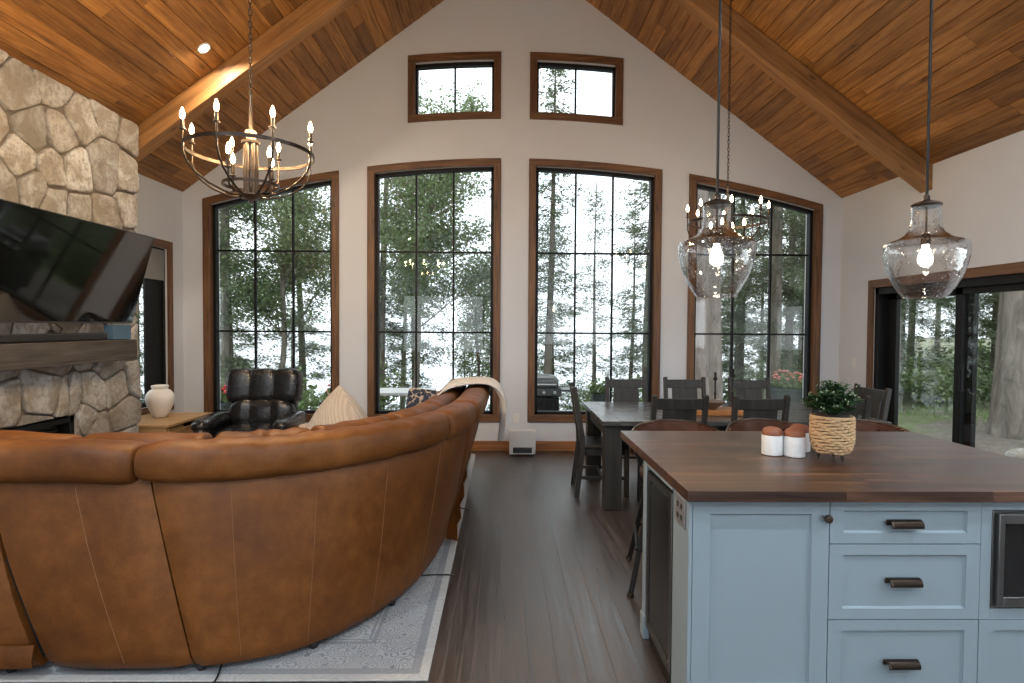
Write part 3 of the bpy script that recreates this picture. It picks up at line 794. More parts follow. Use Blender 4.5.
for s, o in ((2.35, -.06), (4.2, -.05), (6.2, -.05), (8.1, -.05), (9.6, -.06), (11.6, -.06), (1.1, -.06), (.2, -.06)):
    p = spl(Bk, s) + nrm_(s) * o; MB().lathe([(.018, 0), (.022, .008), (.022, .018), (.016, .045)], (p.x, p.y, RZ), 14).build('foot', M['plastic'], sofa, 0, True)
# skirt flap at the gap and the loose flap at the back of the console
fl_ = MB()
vs = []
for i in range(9):
    x = -2.5 + .53 * i / 8
    for z, o in ((.15, 0), (.12, .008), (.085, .016), (.06, .010)): vs.append((x, 2.462 - o + .004 * math.sin(i * 1.7), z + RZ))
fl_.add(vs, [(i * 4 + j, (i + 1) * 4 + j, (i + 1) * 4 + j + 1, i * 4 + j + 1) for i in range(8) for j in range(3)], .5)
fl_.build('skirt_flap', LE, sofa, 0, True, 60, solid=.006)
fl_ = MB(); vs = []
for i in range(14):
    z = .56 - .50 * i / 13; y = 4.50 - .50 * (i / 13) + .02 * math.sin(i * 1.3); x = -.305 - .06 * (i / 13)
    for k, (dx, dy) in enumerate(((-.02, 0), (.035, -.02), (.055 + .012 * math.sin(i * 2.1), -.05))): vs.append((x + dx, y + dy, z))
fl_.add(vs, [(i * 3 + j, (i + 1) * 3 + j, (i + 1) * 3 + j + 1, i * 3 + j + 1) for i in range(13) for j in range(2)], .5)
fl_.build('side_flap', LE, sofa, 0, True, 60, solid=.005)

# throw over the far end of the sofa back
pth = [(-.92, .535), (-.80, .56), (-.69, .66), (-.62, .80), (-.56, .92), (-.48, .998), (-.38, 1.018), (-.28, 1.018), (-.18, 1.022), (-.10, 1.01), (-.04, .96), (.01, .88), (.015, .78), (.01, .68), (.0, .60), (-.01, .54)]
vs = []; nw = 22
for i, (x, z) in enumerate(pth):
    a = i / (len(pth) - 1)
    for j in range(nw + 1):
        b_ = j / nw; k_ = min(1, max(0, (a - .2) / .3)); k_ = k_ * k_ * (3 - 2 * k_); y0_ = 4.22 + .68 * k_; y = y0_ + (5.62 - .22 * (a > .75) * (a - .75) * 4 - y0_) * b_
        fold = (.018 + .022 * max(0, a - .6)) * math.sin(b_ * 17 + a * 3) + .010 * math.sin(b_ * 31 - a * 5)
        vs.append((x + fold * (1 if a > .6 else .4) * 1.0, y, z + fold * (.3 if a > .6 else .45) + .012 - (.06 * b_ * (a > .92))))
tw = MB().add(vs, [(i * (nw + 1) + j, (i + 1) * (nw + 1) + j, (i + 1) * (nw + 1) + j + 1, i * (nw + 1) + j + 1) for i in range(len(pth) - 1) for j in range(nw)], .5)
o = tw.build('throw_blanket', M['throw'], smooth=70, solid=.012, subdiv=1)
tag(o, 'cream knitted throw draped over the far end of the leather sofa back', 'blanket')
def pillow_fn(d):
    def fn(v):
        u, w_ = abs(v[0]) / (d[0] / 2), abs(v[1]) / (d[1] / 2); k = max(.12, (1 - u ** 3) * (1 - w_ ** 3)) ** .5
        return [v[0], v[1], v[2] * k]
    return fn
pd = (.37, .37, .17); o = MB().puff((0, 0, 0), pd, (.9, .22), fn=pillow_fn(pd), nu=56, nv=20).build('throw_pillow', M['cushion'], smooth=60)
o.location = (-.755, 5.70, .715); o.rotation_euler = (math.radians(74), math.radians(8), math.radians(8))
tag(o, 'navy and cream floral cushion standing on the far seat of the sofa', 'cushion')

# cables on the floor
for nm, pts, lab in (('power_cable', [(-.62, 3.52, RZ + .006), (-.5, 3.49, RZ + .006), (-.40, 3.50, RZ + .006), (-.325, 3.50, RZ + .006), (-.295, 3.50, .013), (-.285, 3.52, .006)], 'thin black cable crossing the rug edge beside the curve of the sofa'),
                     ('power_cable', [(-.5, 4.95, RZ + .006), (-.40, 4.86, RZ + .006), (-.34, 4.80, RZ + .006), (-.305, 4.78, .015), (-.27, 4.76, .006)], 'thin black cable crossing the rug edge near the far end of the sofa'),
                     ('power_cable', [(-1.25, 2.62, RZ + .006), (-1.21, 2.48, RZ + .008), (-1.205, 2.44, .016), (-1.205, 2.40, .007), (-1.16, 2.33, .006), (-1.0, 2.30, .006), (-.9, 2.2, .006)], 'thin black cable running out from under the sofa back')):
    P = [Vector(p) for p in pts]; q = []
    for i in range(len(P) - 1):
        for k in range(4): q.append(P[i].lerp(P[i + 1], k / 4))
    q.append(P[-1]); o = MB().tube(q, .0042, 8).build(nm, M['cord']); tag(o, lab, 'cable')

# ------------------------------------------------------------------ black leather recliner
BL = M['blackleather']
rc = thing('recliner', 'black leather recliner with tufted back in front of the left gable window', 'armchair', (-2.53, 5.98, RZ), math.radians(4))
def crease(ax, spots, depth, w):
    def fn(v):
        k = 0
        for s in spots: k += math.exp(-((v[ax] - s) / w) ** 2)
        return [v[0], v[1] * (1 - depth * min(1, k)), v[2]]
    return fn
q = MB(); q.puff((0, 0, .20), (.76, .72, .30), (.3, .3)); q.build('base', BL, rc)
q = MB(); q.puff((0, -.10, .41), (.56, .66, .17), (.5, .4)); q.build('seat', BL, rc)
q = MB(); q.puff((0, -.46, .30), (.58, .10, .28), (.5, .4)); q.build('footrest', BL, rc)
for sx in (-1, 1):
    q = MB(); q.puff((sx * .365, -.06, .36), (.15, .78, .42), (.45, .5)); q.puff((sx * .375, -.06, .535), (.20, .76, .15), (.8, .6)); q.build('armrest', BL, rc)
q = MB(); q.puff((0, .25, .57), (.66, .24, .32), (.6, .5), (-.18, 0, 0), nu=60, nv=24, fn=crease(0, (-.1, .1), .25, .05)); q.build('lumbar_cushion', BL, rc)
for x, wd in ((-.235, .29), (0, .31), (.235, .29)):
    q = MB(); q.puff((x, .325, .85), (wd, .25, .37), (.45, .5), (-.2, 0, -x * .5)); q.build('head_cushion', BL, rc)
q = MB(); q.puff((0, .36, .60), (.66, .16, .72), (.4, .5), (-.2, 0, 0)); q.build('back_shell', BL, rc)
for x, y in ((-.3, -.28), (.3, -.28), (-.3, .28), (.3, .28)): MB().cyl((x, y, 0), (x, y, .07), .02, .025).build('foot', M['plastic'], rc)

# ------------------------------------------------------------------ ottoman with knitted pillow
ot = thing('wicker_ottoman', 'low round wicker ottoman under the cream knitted pillow', 'ottoman', (-1.63, 5.95, RZ))
fr = lambda a, z: 1 + .022 * math.sin(a * 26 + (int(z / .03) % 2) * PI)
q = MB(); q.lathe([(.20 + .03 * math.sin(z / .38 * PI), z) for z in [i * .03 for i in range(1, 14)]], (0, 0, 0), 104, fr=fr); q.build('basket_body', M['wicker'], ot)
q = MB(); q.lathe([(.05, .385), (.215, .39), (.232, .41), (.215, .435), (.05, .44)], (0, 0, 0), 40); q.build('lid', M['wicker'], ot)
for k in range(4):
    a = PI / 4 + k * PI / 2; MB().cyl((.16 * math.cos(a), .16 * math.sin(a), 0), (.16 * math.cos(a), .16 * math.sin(a), .04), .016, .02).build('foot', M['oak'], ot)
pl = thing('knitted_pillow', 'cream knitted pillow with tasselled corners lying on the wicker ottoman', 'cushion', (-1.65, 5.93, .458)); pl.scale = (1.16, 1.16, 1.16)
def cone_fn(v):
    r_ = max(abs(v[0]) / .285, abs(v[1]) / .285)
    return [v[0], v[1], v[2] * max(.10, (1 - r_) ** .8 + .12 * (1 - r_))]
pd = (.57, .57, .60)
def tent(v):
    u, w_ = v[0] / .285, v[1] / .285; r_ = min(1, (abs(u) ** 1.6 + abs(w_) ** 1.6) ** (1 / 1.6))
    h = .30 * (1 - r_) ** .85 + .05 * (1 - r_ ** 4)
    return [v[0], v[1], h if v[2] > 0 else 0.0 - .02 * (1 - r_ ** 3)]
q = MB(); q.puff((0, 0, .045), (.60, .60, .10), (1., .6), (0, 0, PI / 4 + .1), nu=64, nv=24, fn=tent); q.build('pillow_body', M['knit'], pl, smooth=70)
for k in range(4):
    a = PI / 4 + .1 + PI / 4 + k * PI / 2; cx, cy = .30 * math.cos(a), .30 * math.sin(a); q = MB(); q.puff((cx, cy, .03), (.03, .03, .03), (1, 1), nu=10, nv=6)
    for j in range(12):
        b = R.uniform(0, 2 * PI); q.tube([(cx, cy, .025), (cx + .015 * math.cos(b) + .01 * math.cos(a), cy + .015 * math.sin(b) + .01 * math.sin(a), -.02), (cx + .022 * math.cos(b) + .012 * math.cos(a), cy + .022 * math.sin(b) + .012 * math.sin(a), -.065)], .0028, 5)
    q.build('tassel', M['throw'], pl)

# ------------------------------------------------------------------ nightstand and vase
ns = thing('side_table', 'light oak side table with one drawer between the chimney and the window', 'side table', (-3.48, 5.98, 0))
q = MB(); q.box((-.31, -.42, .535), (.32, .42, .56)); q.build('top', M['oak'], ns, .003)
q = MB(); q.box((-.30, -.41, .10), (.29, -.39, .535)); q.box((-.30, .39, .10), (.29, .41, .535)); q.box((-.30, -.39, .10), (-.285, .39, .535)); q.box((-.285, -.39, .10), (.28, .39, .12)); q.box((-.285, -.39, .30), (.28, .39, .315)); q.build('carcass', M['oak'], ns, .002)
for z0, z1 in ((.33, .52), (.125, .295)):
    q = MB(); q.box((.285, -.385, z0), (.308, .385, z1 - .03)); q.box((.285, -.385, z1 - .03), (.300, -.12, z1)); q.box((.285, .12, z1 - .03), (.300, .385, z1)); d_ = q.build('drawer', M['oak'], ns, .003)
for x in (-.28, .27):
    for y in (-.39, .39): MB().box((x - .02, y - .02, 0), (x + .02, y + .02, .10)).build('leg', M['oak'], ns, .003)
v = MB(); v.lathe([(.055, 0), (.062, .004), (.085, .05), (.122, .13), (.136, .19), (.128, .235), (.098, .275), (.074, .29), (.070, .297), (.078, .302), (.080, .325), (.074, .330), (.064, .326), (.060, .30), (.05, .285)], (0, 0, 0), 56)
o = v.build('vase', M['ceramic']); o.location = (-3.52, 6.05, .561); tag(o, 'round white ceramic vase standing on the light oak side table', 'vase')

# wall heater near the middle of the gable wall
ht = thing('wall_heater', 'white box heater standing against the gable wall below the windows', 'heater', (.235, 6.83, 0))
q = MB(); q.box((-.155, -.045, .02), (.155, .065, .305)); q.build('case', M['white'], ht, .012, seg=3)
q = MB(); q.box((-.11, -.047, .04), (.11, -.044, .105)); q.build('outlet_recess', M['black'], ht)
for k in range(4): MB().box((-.10, -.052, .048 + k * .015), (.10, -.045, .053 + k * .015)).build('louvre', M['steel'], ht)
MB().box((.02, -.049, .10), (.14, -.044, .104)).build('seam', M['steel'], ht)
q = MB(); q.box((-.14, -.03, 0), (-.10, .05, .02)); q.build('foot', M['plastic'], ht); q = MB(); q.box((.10, -.03, 0), (.14, .05, .02)); q.build('foot', M['plastic'], ht)
def plate(name, c, axis, lab, cat, w=.075, h=.115, mat=M['white'], slots=1):
    t_ = thing(name, lab, cat, c)
    if axis == 'y': q = MB().box((-w / 2, -.006, -h / 2), (w / 2, 0, h / 2)); fx = lambda a, b, z0, z1: MB().box((a, -.008, z0), (b, -.0055, z1))
    else:
        s = -1 if axis == 'x-' else 1
        q = MB().box((min(0, s * .006), -w / 2, -h / 2), (max(0, s * .006), w / 2, h / 2)); fx = lambda a, b, z0, z1: MB().box((min(s * .0055, s * .008), a, z0), (max(s * .0055, s * .008), b, z1))
    q.build('cover_plate', mat, t_, .002)
    return t_, fx
t_, fx = plate('wall_outlet', (.165, YF - .001, .40), 'y', 'white power outlet on the gable wall above the heater', 'outlet')
for z in (-.035, .012): fx(-.017, .017, z, z + .024).build('socket', M['ceramic'], t_)
t_, fx = plate('light_switch', (XR - .001, 6.76, 1.12), 'x-', 'white light switch on the wall beside the patio door', 'light switch')
fx(-.017, .017, -.033, .033).build('rocker', M['ceramic'], t_)

# ------------------------------------------------------------------ kitchen island
SX0, SX1, SY0, SY1, SZ = .686, 2.405, 2.131, 3.380, .915
def butcher():
    mb = MB(); y = SY0; rr = random.Random(2)
    while y < SY1 - .001:
        y2 = min(SY1, y + .046); x = SX0 - rr.random() * .5
        if SY1 - y2 < .02: y2 = SY1
        while x < SX1:
            x2 = x + rr.uniform(.5, 1.1); a, b = max(SX0, x), min(SX1, x2)
            if b - a > .002: mb.box((a, y, SZ - .040), (b, y2, SZ), tone=rr.random())
            x = x2
        y = y2
    return mb
o = butcher().build('island_countertop', M['walnut'], smooth=0)
tag(o, 'thick dark walnut butcher block top covering the blue kitchen island', 'countertop')
BU = M['blue']; FY = 2.172
def shaker(parent, x0, x1, z0, z1, name, st=.058, rl=.045, y=FY):
    g = .0015; x0 += g; x1 -= g; z0 += g; z1 -= g; mb = MB()
    for a in ((x0, x0 + st, z0, z1), (x1 - st, x1, z0, z1), (x0 + st, x1 - st, z0, z0 + rl), (x0 + st, x1 - st, z1 - rl, z1)): mb.box((a[0], y, a[2]), (a[1], y + .02, a[3]))
    b = .006
    mb.box((x0 + st, y + .011, z0 + rl), (x1 - st, y + .019, z1 - rl))
    # small bevelled inner moulding
    for p, q, r_, s_ in (((x0 + st, z0 + rl), (x1 - st, z0 + rl), (x1 - st - b, z0 + rl + b), (x0 + st + b, z0 + rl + b)), ((x1 - st, z0 + rl), (x1 - st, z1 - rl), (x1 - st - b, z1 - rl - b), (x1 - st - b, z0 + rl + b)),
                         ((x1 - st, z1 - rl), (x0 + st, z1 - rl), (x0 + st + b, z1 - rl - b), (x1 - st - b, z1 - rl - b)), ((x0 + st, z1 - rl), (x0 + st, z0 + rl), (x0 + st + b, z0 + rl + b), (x0 + st + b, z1 - rl - b))):
        mb.add([(p[0], y + .003, p[1]), (q[0], y + .003, q[1]), (r_[0], y + .011, r_[1]), (s_[0], y + .011, s_[1])], [(0, 1, 2, 3)], .5)
    return mb.build(name, BU, parent, 0, True, smooth=0)
def carcass(parent, x0, x1, y0, y1, z1=.874, openf=None):
    mb = MB(); t = .018; g = .001
    mb.box((x0 + g, y0, .10), (x0 + t, y1, z1)); mb.box((x1 - t, y0, .10), (x1 - g, y1, z1)); mb.box((x0 + t, y0, .10), (x1 - t, y1, .118)); mb.box((x0 + t, y0, z1 - t), (x1 - t, y1, z1)); mb.box((x0 + t, y1 - t, .118), (x1 - t, y1, z1 - t))
    mb.build('cabinet_body', BU, parent, 0, True, smooth=0)
    MB().box((x0 + g, y0 + .06, .0), (x1 - g, y1, .099)).build('toe_kick', BU, parent, 0, True)
def pull(parent, x, z, w=.138, y=FY):
    mb = MB(); mb.box((x - w / 2, y - .004, z - .011), (x + w / 2, y - .0005, z + .010))
    bk = mb.build('handle', M['bronze'], parent, .002, True)
    mb = MB(); pr = []
    n = 9
    for i in range(n + 1):
        a = PI / 2 * i / n * 1.25 - .1; pr.append((-.004 - .021 * math.sin(a), .010 - .021 * (1 - math.cos(a))))
    vs = []
    for sx in (-.43, .5):
        for (yy, zz) in pr: vs.append((x + w * sx, y + yy, z + zz - .001))
    m_ = n + 1; fs = [(i, i + 1, m_ + i + 1, m_ + i) for i in range(n)]
    mb.add(vs, fs, .5); g_ = mb.build('handle_grip', M['bronze'], None, 0, False, solid=.003); g_.parent = parent
    mb = MB(); mb.tube([(x - w * .44, y - .003, z + .008), (x - w * .42, y - .02, z + .002), (x - w * .40, y - .028, z - .013)], .0035, 8)
    mb.cyl((x - w * .49, y - .004, z - .001), (x - w * .49, y - .0075, z - .001), .006, .006, 12)
    mb.cyl((x + w * .49, y - .004, z - .001), (x + w * .49, y - .0075, z - .001), .006, .006, 12)
    g2 = mb.build('handle_bracket', M['bronze_lt'], None); g2.parent = parent
    for o_ in (g_, g2):
        for v_ in o_.data.vertices: v_.co -= parent.location
    return bk, g_, g2
# unit 1: narrow door cabinet at the near end
c1 = thing('base_cabinet', 'blue shaker cabinet with one tall door and small knob at the island corner', 'cabinet', (.97, 2.27, 0))
carcass(c1, .703, 1.238, FY + .021, 2.372)
MB().box((.7035, FY + .0, .0), (.7175, FY + .02, .874)).build('corner_stile', BU, c1, .001, True)
shaker(c1, .718, 1.238, .105, .872, 'door', .066, .052)
k_ = MB(); k_.tube([(1.223, FY, .805), (1.223, FY - .008, .805), (1.223, FY - .012, .805), (1.223, FY - .020, .805), (1.223, FY - .026, .805), (1.223, FY - .028, .805)], [.006, .006, .0135, .0165, .014, .002], 18)
k_.tube([(1.208, FY - .010, .812), (1.200, FY - .020, .815)], .004, 6); k_.build('knob', M['bronze_lt'], c1, 0, True)
# unit 2: three drawers
c2 = thing('base_cabinet', 'blue shaker cabinet with three drawers in the middle of the island front', 'cabinet', (1.53, 2.5, 0))
carcass(c2, 1.2385, 1.818, FY + .021, 2.86)
for z0, z1 in ((.704, .872), (.414, .703), (.105, .413)):
    dw = shaker(c2, 1.2385, 1.818, z0, z1, 'drawer', .052, .040); h_ = pull(c2, 1.518, {.872: .788, .703: .566, .413: .252}[z1], .130)
    for p_ in h_: p_.parent = dw
# unit 3: microwave cabinet
c3 = thing('base_cabinet', 'blue cabinet holding the microwave at the outer end of the island', 'cabinet', (2.1, 2.5, 0))
carcass(c3, 1.8185, 2.388, FY + .021, 2.86)
mb = MB()
for a in ((1.8185, 1.859, .414, .874), (2.349, 2.388, .414, .874), (1.859, 2.349, .414, .456), (1.859, 2.349, .833, .874)): mb.box((a[0], FY, a[2]), (a[1], FY + .02, a[3]))
mb.build('face_frame', BU, c3, .001, True)
shaker(c3, 1.8185, 2.388, .105, .413, 'drawer', .052, .040)
mw_ = thing('microwave', 'dark steel microwave drawer built into the outer island cabinet', 'microwave', (2.1, 2.3, .46))
MB().box((1.861, FY - .001, .459), (2.347, FY + .019, .830)).build('trim_frame', M['steel'], mw_, .002, True)
q = MB(); 
for a in ((1.872, 1.895, .472, .822), (2.31, 2.336, .472, .822), (1.895, 2.31, .472, .508), (1.895, 2.31, .786, .822)): q.box((a[0], FY - .020, a[2]), (a[1], FY - .0015, a[3]))
q.build('door_frame', M['steel'], mw_, .003, True)
MB().box((1.8955, FY - .012, .5085), (2.3095, FY - .0015, .7855)).build('door_glass', M['darkglass'], mw_, 0, True)
# wine fridge on the short side
fg = thing('beverage_fridge', 'narrow dark framed glass door beverage fridge in the end of the island', 'fridge', (.95, 2.6, 0))
MB().box((.726, 2.376, .05), (1.22, 2.795, .845)).build('fridge_body', M['plastic'], fg, 0, True)
dr = MB(); s_ = .034
for a in ((2.380, 2.380 + s_, .075, .832), (2.790 - s_, 2.790, .075, .832), (2.380 + s_, 2.790 - s_, .075, .075 + s_), (2.380 + s_, 2.790 - s_, .832 - s_, .832)): dr.box((.698, a[0], a[2]), (.7255, a[1], a[3]))
fd = dr.build('door_frame', M['steel'], fg, .003, True)
MB().box((.704, 2.4145, .1095), (.722, 2.7555, .7975)).build('door_glass', M['darkglass'], fg, 0, True)
for z in (.70, .60): MB().cyl((.694, 2.388, z), (.698, 2.388, z), .004, .004, 10).build('hinge_pin', M['steel'], fg, 0, True)
MB().box((.715, 2.386, .012), (.725, 2.786, .072)).build('grille', M['iron'], fg, .002, True)
for y in (2.42, 2.75): MB().cyl((.76, y, .0), (.76, y, .05), .014).build('foot', M['plastic'], fg, 0, True)
# end post, rails and rear panel of the island
ep = thing('island_end_panel', 'blue painted post and back panel closing the seating side of the island', 'panel', (.72, 2.83, 0))
MB().box((.697, 2.802, 0), (.745, 2.858, .874)).build('post', BU, ep, .003, True)
MB().box((.690, 2.797, 0), (.752, 2.864, .115)).build('plinth_block', BU, ep, .004, True)
MB().box((.745, 2.862, 0), (2.388, 2.878, .874)).build('rear_panel', BU, ep, .001, True)
MB().box((.700, 2.378, .848), (.720, 2.80, .874)).build('top_rail', BU, ep, .001, True)
q = thing('power_outlet', 'steel power outlet plate on the blue end of the island under the walnut top', 'outlet', (.7025, 2.268, .80))
MB().box((-.005, -.062, -.055), (0, .062, .055)).build('cover_plate', M['brass'], q, .0015)
for z in (-.032, .012):
    for y in (-.034, .010): MB().box((-.0065, y, z), (-.0045, y + .024, z + .020)).build('socket', M['steel'], q)

# ------------------------------------------------------------------ on the island
def canister(lab):
    t_ = thing('canister', lab, 'canister', (0, 0, 0), group='white canisters with clay lids')
    MB().lathe([(.044, 0), (.0475, .003), (.0475, .092), (.046, .0945), (.040, .0945)], n=40).build('jar', M['white'], t_)
    MB().lathe([(.040, .0945), (.0465, .095), (.0475, .099), (.0455, .112), (.037, .124), (.022, .130), (.004, .131)], n=40).build('lid', M['terracotta'], t_)
    return t_
cn = canister('white canister with terracotta lid, farthest from the potted plant'); cn.location = (1.287, 2.757, SZ + .001)
dup(cn, (1.376, 2.722, SZ + .001), label='white canister with terracotta lid standing in front, nearest the camera')
dup(cn, (1.462, 2.84, SZ + .001), label='white canister with terracotta lid, half hidden behind the front one')
pb = (1.515, 2.655, SZ + .001)
bs = thing('plant_basket', 'woven wicker pot basket on a black wire stand on the island', 'basket', pb); bs.scale = (.87, .87, .98)
q = MB(); n_ = 112
for k in range(13):
    z = .042 + k * .0130; rr_ = .070 + .029 * min(1, ((k + .3) / 4) ** .5)
    ring = [((rr_ + .0042 * math.sin(a * 16 + k * PI)) * math.cos(a), (rr_ + .0042 * math.sin(a * 16 + k * PI)) * math.sin(a), z + .0022 * math.sin(a * 5 + k * 1.7)) for a in [2 * PI * i / n_ for i in range(n_)]]
    q.tube(ring, .0068, 6, closed=True)
q.tube([(.100 * math.cos(a), .100 * math.sin(a), .203) for a in [2 * PI * i / 60 for i in range(60)]], .006, 6, closed=True)
q.lathe([(.02, .036), (.056, .036)], n=30); q.build('woven_wall', M['wicker'], bs)
q = MB(); q.lathe([(.01, .19), (.088, .19), (.084, .09), (.055, .045), (.03, .042)], n=30, cap=False); q.build('liner', M['soil'], bs)
q = MB(); q.tube([(.06 * math.cos(a), .06 * math.sin(a), .036) for a in [2 * PI * i / 30 for i in range(30)]], .003, 6, closed=True)
for k in range(3):
    a = -PI / 2 + .35 + k * 2 * PI / 3; ca, sa = math.cos(a), math.sin(a)
    q.tube([(.055 * ca, .055 * sa, .036), (.060 * ca, .060 * sa, .018), (.066 * ca, .066 * sa, .003)], .003, 6)
    cu = [(.066 * ca + .010 * math.cos(b) * -sa, .066 * sa + .010 * math.cos(b) * ca, .013 + .010 * math.sin(b)) for b in [-PI / 2 + i * .6 for i in range(9)]]; q.tube(cu, .0026, 6)
q.build('wire_stand', M['iron'], bs)
pt_ = thing('potted_plant', 'leafy green houseplant with pale buds growing in the wicker basket', 'plant', (pb[0], pb[1], pb[2] + .211)); pt_.scale = (.9, .9, 1)
q = MB(); lf = MB(); bd = MB(); rr = random.Random(4)
def leaf(mb, p, d, L, w, tone, droop=.3):
    d = Vector(d).normalized(); s = d.cross(Vector((rr.uniform(-.3, .3), rr.uniform(-.3, .3), 1))).normalized(); u = s.cross(d); p = Vector(p)
    a = p; m1 = p + d * L * .45 + s * w - u * .1 * L * droop; m2 = p + d * L * .45 - s * w - u * .1 * L * droop; c = p + d * L * .5 + u * .12 * w; e = p + d * L - u * L * droop * .4
    mb.add([a, m1, e, m2, c], [(0, 1, 4), (1, 2, 4), (4, 2, 3), (0, 4, 3)], tone)
for k in range(92):
    a = rr.uniform(0, 2 * PI); el = rr.uniform(.15, 1.5); L = rr.uniform(.075, .135) * (.92 if el < .6 else 1.0)
    dx, dy, dz = math.cos(a) * math.cos(el), math.sin(a) * math.cos(el), math.sin(el)
    p0 = Vector((dx * .03, dy * .03, 0)); p1 = p0 + Vector((dx * L * .6, dy * L * .6, dz * L * .75 + .01)); p2 = p0 + Vector((dx * L * 1.0, dy * L * 1.0, dz * L * 1.05 + .012))
    q.tube([p0, p1, p2], .0016, 5)
    for j in range(15):
        t = .3 + .7 * j / 14; p = p0.lerp(p1, t * 2) if t < .5 else p1.lerp(p2, t * 2 - 1)
        b = rr.uniform(0, 2 * PI); leaf(lf, p, (math.cos(b) + dx, math.sin(b) + dy, rr.uniform(-.2, .6)), rr.uniform(.020, .034), rr.uniform(.007, .012), rr.random())
    if rr.random() < .4:
        for _ in range(2): c_ = p2 + Vector((rr.uniform(-.012, .012), rr.uniform(-.012, .012), rr.uniform(-.004, .01))); bd.puff(c_, (.006, .006, .009), (1, 1), nu=7, nv=5, tone=rr.random())
q.build('stem', M['leaf'], pt_); lf.build('foliage', M['leaf'], pt_, smooth=0); bd.build('flower_buds', M['bud'], pt_)
MB().lathe([(.01, -.02), (.078, -.02), (.078, -.002), (.01, .002)], n=24).build('soil', M['soil'], pt_)

# ------------------------------------------------------------------ bar stools on the far side
def stool(lab):
    t_ = thing('bar_stool', lab, 'bar stool', (0, 0, 0), group='bar stools along the island')
    q = MB(); q.puff((0, -.02, .655), (.44, .42, .085), (.6, .75)); q.build('seat', M['stoolseat'], t_)
    q = MB(); q.box((-.17, -.17, .60), (.17, .15, .62)); q.build('seat_plate', M['iron'], t_, .004)
    # curved low back
    vs = []; n = 28; h0 = .70
    for i in range(n + 1):
        a = -.18 + (PI + .36) * i / n; m_ = math.sin(max(0, min(PI, a))); top = .845 + .078 * max(0, m_) ** .7; rx, ry = .262, .25
        for (dr_, z) in ((0, h0 + .05 * (1 - m_)), (.018, (h0 + top) / 2), (.022, top - .01), (.012, top), (-.004, top - .004), (-.006, (h0 + top) / 2), (-.014, h0 + .01 + .05 * (1 - m_))):
            vs.append(((rx + dr_) * math.cos(a), .0 + (ry + dr_) * math.sin(a), z))
    m = 7; fs = [(i * m + j, i * m + (j + 1) % m, (i + 1) * m + (j + 1) % m, (i + 1) * m + j) for i in range(n) for j in range(m)] + [tuple(range(m)), tuple(n * m + j for j in reversed(range(m)))]
    MB().add(vs, fs, .5).build('backrest', M['stoolback'], t_, smooth=60)
    rim = []
    for i in range(n + 1):
        a = -.18 + (PI + .36) * i / n; m_ = math.sin(max(0, min(PI, a))); top = .848 + .078 * max(0, m_) ** .7; rim.append((.272 * math.cos(a), .260 * math.sin(a), top))
    MB().tube(rim, .007, 8).build('metal_rim', M['bronze_lt'], t_)
    for sx in (-1, 1):
        for sy in (-1, 1):
            q = MB(); q.bar((sx * .15, sy * .14, .61), (sx * .270, sy * .27, .004), .028, .028, (0, 1, 0)); lg = q.build('leg', M['iron'], t_, .003)
            q = MB(); q.lathe([(.018, 0), (.021, .004), (.02, .02)], (sx * .270, sy * .27, 0), 12); q.build('foot_cap', M['bronze_lt'], lg)
    for i in range(4):
        c4 = [(-1, -1), (1, -1), (1, 1), (-1, 1)]; a, b = c4[i], c4[(i + 1) % 4]; k = .235
        MB().cyl((a[0] * k, a[1] * k * .95, .25), (b[0] * k, b[1] * k * .95, .25), .010, .010, 10).build('footrest', M['iron'], t_)
    for sx in (-1, 1): MB().cyl((sx * .20, .02, .65), (sx * .25, .04, .78), .010, .010, 8).build('back_bracket', M['iron'], t_)
    return t_
M['stoolseat'] = plain('dark_brown_leather', (.05, .022, .014), .4, bump=.2, bscale=80)
M['stoolback'] = wood('dark_bentwood', (.035, .014, .009), (.075, .030, .018), (.12, .055, .03), 'X', .6, .28, knots=False, tone=False)
s0 = stool('brown backed bar stool at the corner of the island, its legs in view'); s0.location = (1.045, 3.46, 0); s0.rotation_euler = (0, 0, -.2)
dup(s0, (1.655, 3.51, 0), 0, 'brown backed bar stool behind the island between the canisters and dining chairs')
dup(s0, (2.262, 3.50, 0), 0, 'brown backed bar stool behind the wicker planter at the island end')

# ------------------------------------------------------------------ dining table and chairs
DW = M['darkwood']
TX0, TX1, TY0, TY1 = .815, 3.19, 4.725, 5.965
dt = thing('dining_table', 'large dark stained farmhouse dining table with thick square legs', 'table', ((TX0 + TX1) / 2, (TY0 + TY1) / 2, 0))
q = MB(); n = 7
for i in range(n):
    a = TY0 + (TY1 - TY0) * i / n; b = TY0 + (TY1 - TY0) * (i + 1) / n
    q.box((TX0 + .15, a + .001, .712), (TX1 - .15, b - .001, .750), tone=R.random())
q.box((TX0, TY0, .712), (TX0 + .149, TY1, .750), tone=.4); q.box((TX1 - .149, TY0, .712), (TX1, TY1, .750), tone=.6)
q.build('tabletop', M['darktop'], dt, .003, True)
ax0, ax1, ay0, ay1 = TX0 + .03, TX1 - .03, TY0 + .05, TY1 - .05
q = MB(); q.box((ax0 + .14, ay0 + .02, .60), (ax1 - .14, ay0 + .045, .711)); q.box((ax0 + .14, ay1 - .045, .60), (ax1 - .14, ay1 - .02, .711)); q.box((ax0 + .02, ay0 + .14, .60), (ax0 + .045, ay1 - .14, .711)); q.box((ax1 - .045, ay0 + .14, .60), (ax1 - .02, ay1 - .14, .711)); q.build('apron', DW, dt, .002, True)
for x in (ax0, ax1 - .14):
    for y in (ay0, ay1 - .14): MB().box((x, y, 0), (x + .14, y + .14, .711)).build('leg', DW, dt, .005, True)

